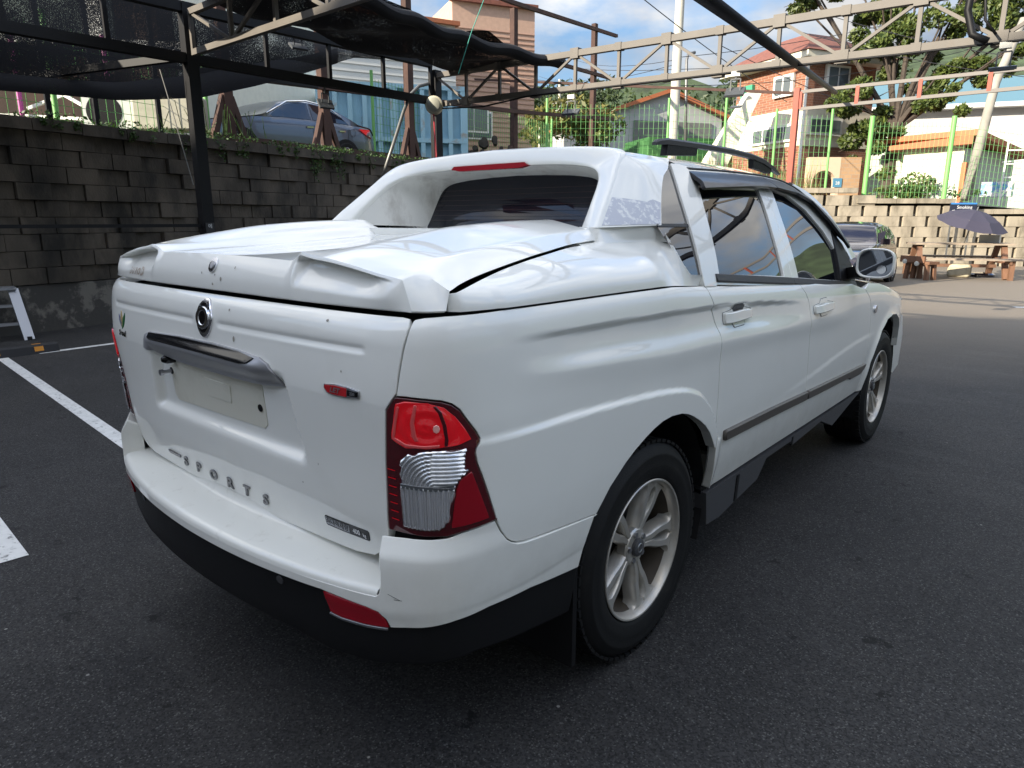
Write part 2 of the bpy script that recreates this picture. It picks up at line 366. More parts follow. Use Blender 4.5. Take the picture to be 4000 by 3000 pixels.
# ---------------- ground ----------------
def asphalt():
    m=bpy.data.materials.new("asphalt"); m.use_nodes=True; t=m.node_tree; b=t.nodes['Principled BSDF']; l=t.links.new; nn=t.nodes.new
    tc=nn('ShaderNodeTexCoord'); co=tc.outputs['Object']
    def noise(sc,det=4,ro=.5):
        n=nn('ShaderNodeTexNoise'); n.inputs['Scale'].default_value=sc; n.inputs['Detail'].default_value=det; n.inputs['Roughness'].default_value=ro; l(co,n.inputs['Vector']); return n.outputs['Fac']
    def ramp(f,a,b_,c0=(0,0,0),c1=(1,1,1)):
        r=nn('ShaderNodeValToRGB'); r.color_ramp.elements[0].position=a; r.color_ramp.elements[1].position=b_; r.color_ramp.elements[0].color=(*c0,1); r.color_ramp.elements[1].color=(*c1,1); l(f,r.inputs[0]); return r.outputs[0]
    def mix(f,a,b_,ty='MIX'):
        n=nn('ShaderNodeMixRGB'); n.blend_type=ty
        for i,q in enumerate((f,a,b_)):
            if hasattr(q,'is_linked') or hasattr(q,'links'): l(q,n.inputs[i])
            else: n.inputs[i].default_value=q if i==0 else (*q,1)
        return n.outputs[0]
    base=ramp(noise(.9,6,.62),.30,.70,(.0155,.0155,.0162),(.031,.0305,.0305))
    vc=nn('ShaderNodeTexVoronoi'); vc.inputs['Scale'].default_value=165; l(co,vc.inputs['Vector'])
    bw=nn('ShaderNodeSeparateColor'); l(vc.outputs['Color'],bw.inputs[0])
    c=mix(1.,base,ramp(bw.outputs[0],.0,1.,(.25,.25,.26),(1.75,1.72,1.68)),'MULTIPLY')
    v2=nn('ShaderNodeTexVoronoi'); v2.inputs['Scale'].default_value=210; l(co,v2.inputs['Vector']); b2=nn('ShaderNodeSeparateColor'); l(v2.outputs['Color'],b2.inputs[0])
    c=mix(ramp(b2.outputs[1],.935,.955,(0,0,0),(.7,.7,.7)),c,(.11,.108,.104))                    # pale stones
    wr=nn('ShaderNodeMapping'); wr.inputs['Scale'].default_value=(.5,2.2,1); wr.inputs['Rotation'].default_value=(0,0,.5); l(co,wr.inputs[0]); ns=nn('ShaderNodeTexNoise'); ns.inputs['Scale'].default_value=1.2; ns.inputs['Detail'].default_value=7; ns.inputs['Roughness'].default_value=.7; l(wr.outputs[0],ns.inputs['Vector'])
    c=mix(ramp(ns.outputs['Fac'],.54,.72,(0,0,0),(.30,.30,.30)),c,(.085,.083,.08))             # dusty worn streaks
    c=mix(ramp(noise(5.5,7,.72),.625,.645,(0,0,0),(.95,.95,.95)),c,(.003,.003,.003))            # oil spots
    c=mix(ramp(noise(.55,3,.5),.55,.75,(0,0,0),(.35,.35,.35)),c,(.022,.022,.022))              # darker patches
    sp=nn('ShaderNodeTexVoronoi'); sp.inputs['Scale'].default_value=5; l(co,sp.inputs['Vector'])
    c=mix(ramp(sp.outputs['Distance'],.022,.032,(.85,.85,.85),(0,0,0)),c,(.26,.25,.23))        # pale chips
    # tan tone painted over the far lot to brighten the sunlit ground
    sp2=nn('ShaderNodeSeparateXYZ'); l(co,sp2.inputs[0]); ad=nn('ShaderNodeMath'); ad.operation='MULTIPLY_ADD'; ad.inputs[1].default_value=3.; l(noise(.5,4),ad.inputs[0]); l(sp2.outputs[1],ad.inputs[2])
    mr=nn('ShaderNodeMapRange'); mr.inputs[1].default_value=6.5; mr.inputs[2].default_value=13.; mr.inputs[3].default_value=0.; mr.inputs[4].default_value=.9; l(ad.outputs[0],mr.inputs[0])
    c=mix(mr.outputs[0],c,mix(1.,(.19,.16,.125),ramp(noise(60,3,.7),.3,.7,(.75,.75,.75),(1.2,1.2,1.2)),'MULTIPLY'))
    l(c,b.inputs['Base Color']); b.inputs['Roughness'].default_value=.78; b.inputs['Specular IOR Level'].default_value=.35
    bp=nn('ShaderNodeBump'); bp.inputs['Strength'].default_value=.55; bp.inputs['Distance'].default_value=.004; l(noise(260,3,.7),bp.inputs['Height']); l(bp.outputs[0],b.inputs['Normal'])
    return m
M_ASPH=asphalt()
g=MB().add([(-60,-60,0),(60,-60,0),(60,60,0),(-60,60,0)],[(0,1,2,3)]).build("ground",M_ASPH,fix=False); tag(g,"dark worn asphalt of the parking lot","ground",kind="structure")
# ================= white pickup truck =================
M_PAINT=mat("white_paint",(.86,.86,.815),rough=.4,spec=.25,coat=1.,var=.015,vscale=3,dirt=(.50,.47,.38),dscale=2.2,dpos=(.58,.95),dfac=.25)
def roadfilm(m):
    t=m.node_tree; l=t.links.new; b=t.nodes['Principled BSDF']; old=b.inputs['Base Color'].links[0].from_socket; nn=t.nodes.new
    tc=nn('ShaderNodeTexCoord'); sp=nn('ShaderNodeSeparateXYZ'); l(tc.outputs['Object'],sp.inputs[0]); n=nn('ShaderNodeTexNoise'); n.inputs['Scale'].default_value=14; n.inputs['Detail'].default_value=7; n.inputs['Roughness'].default_value=.7; l(tc.outputs['Object'],n.inputs['Vector'])
    r=nn('ShaderNodeMapRange'); r.inputs[1].default_value=.78; r.inputs[2].default_value=.42; r.inputs[3].default_value=0; r.inputs[4].default_value=.55; l(sp.outputs[2],r.inputs[0])
    mu=nn('ShaderNodeMath'); mu.operation='MULTIPLY'; l(r.outputs[0],mu.inputs[0]); l(n.outputs['Fac'],mu.inputs[1]); mx=nn('ShaderNodeMixRGB'); l(mu.outputs[0],mx.inputs[0]); l(old,mx.inputs[1]); mx.inputs[2].default_value=(.36,.32,.25,1); l(mx.outputs[0],b.inputs['Base Color'])
roadfilm(M_PAINT)
M_BLACKP=mat("black_plastic",(.009,.009,.010),rough=.5,spec=.22,bump=.15,bscale=900)
M_GREYP=mat("grey_plastic",(.06,.06,.064),rough=.5,spec=.3,bump=.1,bscale=800)
M_SILV=mat("satin_silver",(.42,.42,.44),rough=.32,metal=.9)
M_GARN=mat("garnish_silver",(.33,.33,.345),rough=.45,metal=.4)
M_LET=mat("dark_chrome_letter",(.20,.20,.21),rough=.16,metal=1.)
M_CHROME=mat("chrome",(.75,.75,.77),rough=.08,metal=1.)
M_GLOSSB=mat("gloss_black",(.004,.004,.005),rough=.10,spec=.35)
M_TINT=mat("tinted_glass",(.006,.007,.010),rough=.012,spec=1.)
M_TINT.node_tree.nodes["Principled BSDF"].inputs["IOR"].default_value=1.72
M_TINTB=mat("rear_tint",(.012,.013,.020),rough=.03,spec=.3)
M_SEAL=mat("black_rubber_seal",(.010,.010,.011),rough=.5)
M_TYRE=mat("tyre_rubber",(.009,.009,.0095),rough=.62,spec=.25,bump=.2,bscale=300,dirt=(.045,.04,.034),dscale=7,dpos=(.55,.9),dfac=.5)
M_RIM=mat("dusty_alloy",(.50,.48,.44),rough=.34,metal=.55,dirt=(.36,.28,.17),dscale=9,dpos=(.45,.8),dfac=.55)
M_DARKIN=mat("dark_liner",(.006,.006,.007),rough=.9)
M_LRED=mat("red_lens",(.42,.004,.010),rough=.08,coat=1.,emit=((.5,.003,.008),.10))
M_LDRED=mat("dark_red_lens",(.07,.002,.006),rough=.05,coat=1.)
M_LREFL=mat("red_reflector",(.30,.002,.012),rough=.22,coat=.5)
M_LCLR=mat("clear_lens",(.88,.89,.92),rough=.14,metal=.75,coat=.6)
M_REDB=mat("red_badge",(.45,.01,.015),rough=.25,coat=.6)
truck=empty("pickup_truck",(0,0,0),"white double cab pickup truck with hard bed cover parked in the foreground","pickup truck")
def prt(name,loc=(0,0,0)): 
    o=empty(name,loc); o.parent=truck; return o
S=sys_surf
body,bump,cab=S['body'],S['bumper'],S['cab']
s_of_y=S['s_of_y']; bs_=S['bs']
smooth_=S['smooth']
def sm(a,b,x): return float(smooth_(a,b,x))
ARCH=[(1.4529,.641),(1.5152,.7042),(1.5919,.7566),(1.6467,.785),(1.7045,.8084),(1.7549,.825),(1.8077,.8368),(1.868,.8405),(1.9354,.8345),(1.9868,.8211),(2.0277,.8048),(2.0858,.7751),(2.1327,.7466),(2.1766,.7104),(2.2100,.672),(2.2400,.634)]
GAP1=[(2.250,.634),(2.252,.735),(2.247,.82),(2.238,.915),(2.232,.98),(2.226,1.03),(2.224,1.069),(2.2126,1.102),(2.1935,1.141),(2.174,1.172),(2.155,1.211),(2.146,1.243)]
LTOP=[(.794,1.0813),(.8225,1.0815),(.870,1.078),(.9006,1.0742),(.9225,1.0666),(.9404,1.0523),(.9587,1.0245),(.9782,.998),(.9889,.9784),(.9874,.9718),(.9772,.9585),(.9746,.947),(.9794,.922),(.9961,.877),(1.0126,.828),(1.0323,.767)]
LBOT=[(.9914,.7628),(.9415,.756),(.9079,.7473),(.8677,.7448),(.8167,.7433),(.7384,.7413)]
LIN=[(.7444,.8096),(.7521,.9135),(.7693,1.0484)]
SEAM=[(1.0394,.7486),(1.0493,.7296),(1.0669,.7056),(1.0824,.693),(1.1007,.684),(1.1275,.678),(1.247,.665),(1.4529,.641)]
TGR=[(.8375,1.2535),(.833,1.2497),(.8279,1.2358),(.8146,1.184),(.806,1.141),(.7984,1.0878)]
# --- bed sides ---
bed=[(.862,1.2575),*TGR[:-1],(.797,1.088),*LTOP,*SEAM,*ARCH[1:],*GAP1,(1.9,1.2572),(1.55,1.2605),(1.1,1.2625),(.92,1.2605)]
bside,bside2=panel("bed_side",body,bed,.011,M_PAINT,truck,truck,resv=.007,ins=.0045,depth=.035)
# inner dark shell seen through the gaps and the wheel arches
def shell(name,poly,off,holes=(),fn=None): return panel(name,fn or body,poly,.05,M_DARKIN,truck,truck,ins=0,off=off,depth=0,holes=holes)
shell("inner_panel",[(.45,.66),(1.30,.66),(1.42,.70),(1.62,.84),(1.87,.90),(2.1,.84),(2.24,.68),(2.27,.47),(4.35,.47),(4.37,.62),(4.45,.72),(4.70,.90),(4.9,.92),(5.15,.84),(5.2,.90),(4.7,1.02),(4.2,1.06),(3.9,1.085),(2.15,1.225),(1.3,1.235),(.45,1.235)],-.028)
# --- tailgate ---
tg=[(0,1.2585),(.80,1.2575),(.825,1.2545),(.8279,1.2358),(.8146,1.184),(.806,1.141),(.7984,1.0878),(.785,1.070),(.7693,1.0484),(.7521,.9135),(.7444,.8096),(.738,.7413),(.732,.715),(.712,.675),(.67,.647),(.60,.637),(.3,.629),(0,.627)]
tgf=tg+[(-a,b) for a,b in tg[::-1][1:-1]]
tailgate=panel("tailgate",body,tgf,.010,M_PAINT,truck,resv=.004,ins=.0045,depth=.03,step=.007)
shell_t=panel("tailgate_core",body,[(a*.985,.63+(b-.63)*.985) for a,b in tgf],.06,M_DARKIN,truck,ins=0,off=-.03,depth=0)
# number plate area, garnish with handle, badges
panel("plate_base",body,[(-.262,1.022),(-.325,1.0),(-.327,.905),(-.31,.889),(.225,.896),(.243,.91),(.248,1.02),(.235,1.035)],.02,mat("stained_plate_base",(.66,.64,.55),rough=.45,dirt=(.40,.36,.27),dscale=6,dpos=(.45,.8),dfac=.5),tailgate,ins=0,off=.002,depth=.003,rnd=.0012)
panel("plate_boss",body,[(-.085,.998),(-.090,.943),(.062,.942),(.070,.996)],.02,bpy.data.materials["stained_plate_base"],tailgate,ins=0,off=.004,depth=.004,rnd=.0012)
def disc(name,fn,s0,z0,r,m,parent,off=.003,rz=1.,n=16,depth=.003):
    return panel(name,fn,[(s0+r*math.cos(2*math.pi*k/n),z0+r*rz*math.sin(2*math.pi*k/n)) for k in range(n)],r,m,parent,ins=0,off=off,depth=depth,rnd=.001,step=r*.5)
disc("plate_hole",body,.222,.955,.010,M_GLOSSB,tailgate,.005)
disc("plate_hole",body,-.318,.985,.011,M_SEAL,tailgate,.004)
MB().tube([(-.318,-.955,.985),(-.318,-.992,.984),(-.3185,-.993,.984),(-.319,-1.004,.984)],[.006,.006,.010,.010],10).build("plate_screw",M_SILV,tailgate)
hg=[(-.437,1.052),(-.428,1.078),(-.405,1.098),(-.36,1.113),(-.15,1.121),(.05,1.1225),(.2,1.120),(.30,1.114),(.335,1.100),(.355,1.075),(.361,1.040),(.15,1.036),(-.15,1.037)]
panel("handle_garnish",lambda s,z,o=0.:body(s,z,o+.020*smooth_(1.125,1.09,z)*smooth_(.405,.30,np.abs(s+.038))),hg,.012,M_GARN,tailgate,ins=0,off=.006,depth=.022,rnd=.003,step=.01,resv=.008)
hb=[(-.355,1.112),(-.15,1.119),(.05,1.1205),(.2,1.118),(.285,1.111),(.268,1.100),(.235,1.095),(.0,1.098),(-.2,1.098),(-.325,1.097),(-.348,1.101)]
panel("handle_bar",lambda s,z,o=0.:body(s,z,o+.021*smooth_(1.127,1.09,z)*smooth_(.405,.30,np.abs(s+.038))),hb,.012,M_GLOSSB,tailgate,ins=0,off=.009,depth=.012,rnd=.003,step=.01,resv=.006)
MB().lathe([(.0,-.016),(.008,-.015),(.013,-.006),(.015,.0),(.015,.03)],(-.285,-.992,1.031),'y',16).build("reversing_camera",M_GLOSSB,tailgate,smooth=True)
# chrome emblem: upright spindle shape with a ring across the middle
def ell(cx,cz,rx,rz,n=32): return [(cx+rx*math.cos(2*math.pi*k/n),cz+rz*math.sin(2*math.pi*k/n)) for k in range(n)]
def emb_out(k):
    P=[]
    for i in range(48):
        a=2*math.pi*i/48; c,s_=math.cos(a),math.sin(a)
        r1=1/(abs(c/(.041*k))**1.8+abs(s_/(.0535*k))**1.8)**(1/1.8); r2=1/math.hypot(c/(.045*k),s_/(.026*k)); P.append((.002+max(r1,r2)*c,1.1905+max(r1,r2)*s_))
    return P
emb=panel("emblem",body,emb_out(1.),.008,M_CHROME,tailgate,ins=0,off=.006,depth=.007,rnd=.004,step=.004)
panel("emblem_inlay",body,emb_out(.80),.008,M_GLOSSB,emb,ins=0,off=.0072,depth=.001,rnd=.0005,step=.004)
panel("emblem_ring",body,ell(.002,1.1905,.035,.029),.006,M_CHROME,emb,holes=[ell(.002,1.1905,.023,.0225,24)],ins=0,off=.0105,depth=.005,rnd=.004,step=.004)
disc("emblem_eye",body,.002,1.1905,.0245,M_GLOSSB,emb,.0085,1.0,24)
# SPORTS lettering with a small bar before the S
for ch,s0 in zip("SPORTS",(-.302,-.209,-.108,-.002,.096,.200)):
    text_on("letter",ch,body,s0,.676,.034,M_LET,tailgate,off=.001,th=.004,bold=.0015,shear=.18,sx=1.2)
panel("badge_bar",body,[(-.432,.688),(-.425,.680),(-.34,.681),(-.337,.689)],.02,M_LET,tailgate,ins=0,off=.005,depth=.005,rnd=.001)
lb=[(.572,1.083),(.571,1.074),(.580,1.064),(.600,1.0605),(.655,1.061),(.668,1.0635),(.690,1.0655),(.692,1.081),(.680,1.0825),(.655,1.086),(.61,1.0875)]
b0=panel("engine_badge",body,lb,.01,M_SILV,tailgate,ins=0,off=.005,depth=.005,rnd=.001,step=.008)
panel("badge_field",body,[(.575,1.0815),(.575,1.0745),(.584,1.066),(.602,1.0632),(.652,1.0635),(.652,1.0835),(.61,1.0848)],.01,M_REDB,b0,ins=0,off=.0062,depth=.001,rnd=.0005,step=.008)
panel("badge_field",body,[(.656,1.0805),(.656,1.0665),(.689,1.0685),(.690,1.079)],.01,M_GLOSSB,b0,ins=0,off=.0062,depth=.001,rnd=.0005,step=.008)
text_on("letter","LET",body,.612,1.0735,.0125,M_SILV,b0,off=.0075,bold=.0006,shear=.25,sx=1.25)
text_on("letter","220",body,.673,1.0735,.0075,M_CHROME,b0,off=.0075,bold=.0006,sx=1.1)
b1=panel("load_label",body,[(.490,.7105),(.4925,.6885),(.497,.686),(.659,.687),(.6625,.690),(.6625,.7115),(.658,.7145),(.495,.7135)],.02,M_GLOSSB,tailgate,ins=0,off=.0015,depth=.001,rnd=.0005)
panel("label_field",body,[(.494,.7105),(.4955,.690),(.588,.690),(.590,.7105)],.02,mat("label_grey",(.34,.35,.37),rough=.4),b1,ins=0,off=.0022,depth=0)
text_on("lettering","최대적재량",body,.5415,.7005,.0150,M_GLOSSB,b1,off=.003,bold=.0004,sx=.95)
text_on("lettering","400",body,.6165,.7005,.0135,mat("label_white",(.7,.7,.7),rough=.5),b1,off=.003,bold=.0006,sx=.95)
text_on("lettering","kg",body,.646,.6985,.0095,bpy.data.materials["label_white"],b1,off=.003,bold=.0004)
# flower shaped sticker with script
lf=empty("flower_sticker"); lf.parent=tailgate
def petal(name,x0,z0,x1,z1,wd,c):
    P=[];n=10
    for i in range(n+1): t=i/n; P.append((x0+(x1-x0)*t-wd*math.sin(math.pi*t**.8)*.5,z0+(z1-z0)*t))
    for i in range(n,-1,-1): t=i/n; P.append((x0+(x1-x0)*t+wd*math.sin(math.pi*t**.8)*.5,z0+(z1-z0)*t))
    return panel(name,body,P[:-1],.02,mat("petal_ink",c,rough=.35),lf,ins=0,off=.0015,depth=.0012,rnd=.0005,step=.008)
FX=-.640
petal("petal",FX-.004,1.098,FX-.030,1.142,.020,(.10,.12,.24)); petal("petal",FX-.002,1.096,FX-.003,1.156,.022,(.45,.33,.16)); petal("petal",FX,1.092,FX+.034,1.150,.024,(.012,.12,.035))
text_on("script","Seoul",body,FX-.004,1.076,.020,M_GLOSSB,lf,off=.002,bold=.0015,shear=.3,sx=1.15)
# --- rear bumper ---
bp=[(0,.592),(.735,.592),(.7445,.600),(.749,.62),(.7505,.655),(.7475,.69),(.742,.72),(.7384,.7395),*[(a,b-.003) for a,b in LBOT[::-1][1:]],(1.0323,.764),*SEAM,(1.4425,.6441),(1.4135,.585),(1.3836,.497),(1.37,.4992),(1.1635,.5293),(1.02,.5345),(.9217,.5292),(.8434,.5173),(.7653,.5085),(.7568,.531),(.7400,.549),(.7095,.556),(.575,.567),(.4,.565),(.2,.564),(0,.564)]
bpf=bp+[(-a,b) for a,b in bp[::-1][1:-1]]
bumper=panel("rear_bumper",bump,bpf,.016,M_PAINT,truck,resv=.010,ins=.0035,depth=.07,rnd=.0025,step=.012)
def stepf(u,v):
    x=(u*2-1)*.7425; s=S['s_of_x'](abs(x)) if abs(x)>1e-6 else 0.
    q=bump(np.array([s*(1 if x>=0 else -1)]),np.array([.592]),0.)[0]; y0=q[1]
    k=v*9; ins=[(0,.5895),(.0012,.597),(.005,.604),(.012,.6085),(.022,.6105),(.05,.613),(.09,.617),(.12,.622),(.135,.628),(.14,.650)]
    i=min(int(k),8); f=k-i; a,b=ins[i],ins[i+1]; ex=1-.0*f
    return (x,y0+a[0]+(b[0]-a[0])*f,a[1]+(b[1]-a[1])*f)
M_STEP=mat("white_step",(.74,.74,.69),rough=.4,coat=.5,dirt=(.22,.19,.13),dscale=16,dpos=(.58,.82),dfac=.38,aniso=.6)
grid_obj("bumper_step",stepf,60,9,M_STEP,bumper,sharp=80,flip=False)
bk=[(0,.572),(.55,.574),(.62,.567),(.80,.555),(.86,.55),(1.02,.57),(1.16,.56),(1.37,.53),(1.386,.495),(1.374,.355),(1.206,.388),(1.0,.420),(.9,.418),(.75,.40),(.70,.385),(.55,.375),(.42,.40),(0,.405)]
bkf=bk+[(-a,b) for a,b in bk[::-1][1:-1]]
panel("bumper_valance",bump,bkf,.03,M_BLACKP,bumper,ins=0,off=-.008,depth=.05,rnd=.012,step=.02)
rf=[(.583,.5625),(.7095,.5535),(.7362,.547),(.7508,.5320),(.7603,.5095),(.6996,.5041),(.6281,.5030),(.5940,.509)]
panel("bumper_reflector",bump,rf,.02,M_LREFL,bumper,ins=0,off=-.001,depth=.006,rnd=.002); panel("bumper_reflector",bump,[(-a,b) for a,b in rf],.02,M_LREFL,bumper,ins=0,off=-.001,depth=.006,rnd=.002)
panel("reflector_trim",bump,[(.592,.505),(.628,.4995),(.70,.5005),(.758,.5055),(.758,.5005),(.70,.4955),(.628,.4945),(.59,.501)],.02,M_SILV,bumper,ins=0,off=.000,depth=.006,rnd=.001)
for sx in (.42,-.42): disc("parking_sensor",bump,sx,.545,.011,M_GREYP,bumper,-.004)
for a,b in (((.7678,.6035),(.7954,.5902)),((.7814,.5905),(.80,.5895))):
    panel("scuff_mark",bump,[(a[0],a[1]+.0006),(a[0],a[1]-.0006),(b[0],b[1]-.0006),(b[0],b[1]+.0006)],.02,M_SEAL,bumper,ins=0,off=.0006,depth=0)
# mudflaps
for sg in (1,-1): MB().box((sg*.80,-.415,.33),(.22,.02,.34)).build("mudflap",M_BLACKP,truck)
# --- tail lights (lens pieces wrap round the corner) ---
for sg in (1,-1):
    fn=(lambda s,z,o=0.,sg=sg: body(s,z,o)*np.array([sg,1,1]))
    fl=sg<0
    def P_(name,poly,m,par,res=.012,off=0.,dep=.004,fnx=None,st=.008):
        f0=fnx or body
        v,f,n=panel_data(f0,poly,res,ins=0,off=off,depth=dep,rnd=.002,step=st)
        if sg<0: v=v*np.array([-1,1,1]); n=n*np.array([-1,1,1]); f=[q[::-1] for q in f]
        return mesh_obj(name,v,f,m,par,normals=n)
    lp=[*LTOP,(1.0323,.768),*LBOT,*LIN]
    li=[tuple(q) for q in inset(np.array(lp),.003)]
    tl=P_("tail_light",li,M_LDRED,truck,.012,.001,.03)
    P_("brake_lens",[(.7985,1.066),(.8175,1.0705),(.8701,1.0705),(.9048,1.0600),(.9287,1.0380),(.9552,.998),(.9660,.9816),(.932,.9745),(.896,.9690),(.8619,.9655),(.8152,.9659),(.7801,.9826),(.7885,1.0224)],M_LRED,tl,.008,.0035,.003,lambda s,z,o=0.: body(s,z,o+.0022*np.sin(np.hypot((s-.865)/.10,(z-1.015)/.08)*16)))
    # bright facets inside the brake lens
    P_("lens_facet",[(.842,1.066),(.846,1.066),(.838,1.025),(.842,.993),(.846,.985),(.840,.984),(.834,.995),(.832,1.025)],mat("lens_pink",(.75,.10,.10),rough=.2,coat=1.),tl,.01,.0065,.001)
    P_("lens_edge",[(.783,.984),(.8160,.9690),(.8610,.9680),(.893,.9715),(.893,.9745),(.8610,.9712),(.8165,.9722),(.785,.9865)],bpy.data.materials["lens_pink"],tl,.01,.0062,.001)
    P_("lens_edge",[(.7905,1.020),(.801,1.060),(.8045,1.060),(.7945,1.020),(.787,.986),(.7835,.986)],bpy.data.materials["lens_pink"],tl,.01,.0062,.001)
    P_("lens_divider",[(.888,1.064),(.899,1.05),(.908,1.02),(.912,.985),(.910,.973),(.906,.973),(.907,.99),(.903,1.02),(.894,1.05),(.884,1.064)],M_LDRED,tl,.01,.0065,.001)
    P_("lamp_bulb",[(.888+.006*math.cos(k*.785),1.013+.008*math.sin(k*.785)) for k in range(8)],mat("lens_hot",(.95,.45,.40),rough=.15,coat=1.),tl,.01,.0068,.001)
    cl=[(.7992,.924),(.8213,.9442),(.8567,.9526),(.9024,.9565),(.952,.962),(.948,.948),(.9465,.914),(.956,.9079),(.9422,.8999),(.926,.8784),(.9162,.8297),(.9073,.7861),(.8913,.7696),(.8581,.765),(.8,.766),(.7945,.7721)]
    def ribs(s,z,o=0.):
        low=smooth_(.872,.866,z); u=s
        r=np.where(z>.87,np.hypot((s-.88)/1.0,(z-.87)/1.0),0)
        up=np.where(s<.88,np.sin(r/.0095*2*math.pi),np.sin((z-.87)/.0095*2*math.pi))
        return body(s,z,o+.0016+.0036*low*np.sin(u/.0115*2*math.pi)+.0026*(1-low)*up)
    P_("reversing_lens",cl,M_LCLR,tl,.0032,.0035,.003,ribs,.004)
    P_("lens_band",[(.7945,.8735),(.8426,.8730),(.8821,.8730),(.9237,.8790),(.9224,.868),(.8818,.8652),(.8422,.865),(.7942,.8653)],mat("lens_grey",(.16,.17,.18),rough=.15,metal=.5,coat=1.),tl,.01,.0068,.001)
    P_("side_reflector",[(.9645,.9030),(.982,.8544),(1.0086,.7810),(.9190,.7716),(.9310,.8632),(.9400,.8867)],M_LREFL,tl,.01,.0035,.002)
    for k in range(7): P_("lens_tick",[(.7560,.905-.021*k),(.7790,.9035-.021*k),(.7790,.9018-.021*k),(.7560,.9033-.021*k)],M_LRED,tl,.02,.0022,0)
# --- doors ---
DB=[(2.285,.452),(2.40,.449),(2.7,.449),(3.257,.449)]
GAP2=[(3.257,.449),(3.262,.55),(3.270,.65),(3.262,.757),(3.238,.88),(3.215,.98),(3.197,1.05),(3.180,1.10),(3.150,1.14),(3.124,1.166),(3.118,1.1905)]
GAP3=[(4.355,.455),(4.374,.62),(4.368,.765),(4.345,.87),(4.325,.94),(4.285,1.005),(4.242,1.0406),(4.172,1.083)]
def ztS(s): return float(S['zt'](np.array([S['Cxy'](np.array([s]))[1][0]]))[0])
rd=[(2.262,.55),*DB,*GAP2[1:],(2.8,ztS(2.8)-.001),(2.4,ztS(2.4)-.001),(2.146,1.243),*GAP1[::-1][1:-1],(2.250,.634)]
rdoor,rdoor2=panel("rear_door",body,rd,.016,M_PAINT,truck,truck,resv=.010,ins=.004,depth=.03)
fdp=[*GAP2[::-1],*[(a,b) for a,b in ((3.6,.4475),(4.0,.446),(4.355,.446))],*GAP3,(3.95,ztS(3.95)-.001),(3.5,ztS(3.5)-.001)]
fdoor,fdoor2=panel("front_door",body,fdp,.018,M_PAINT,truck,truck,resv=.011,ins=.004,depth=.03)
fe=[*GAP3,(4.30,ztS(4.30)-.004),(4.55,ztS(4.55)-.004),(4.80,ztS(4.80)-.004),(5.05,ztS(5.05)-.004),(5.25,ztS(5.25)-.01),(5.45,ztS(5.45)-.02),(5.45,.62),(5.30,.60),(5.28,.66),(5.22,.74),(5.12,.815),(5.0,.855),(4.87,.866),(4.74,.85),(4.62,.79),(4.53,.70),(4.46,.61),(4.43,.50),(4.42,.44),(4.36,.44)]
fend,fend2=panel("front_fender",body,fe,.018,M_PAINT,truck,truck,resv=.012,ins=.003,depth=.035)
def moulding(poly,par): 
    return panel("door_moulding",body,poly,.03,mat("bronze_grey_strip",(.10,.088,.078),rough=.35,metal=.2) if "bronze_grey_strip" not in bpy.data.materials else bpy.data.materials["bronze_grey_strip"],par,ins=0,off=.016,depth=.016,rnd=.005,step=.02)
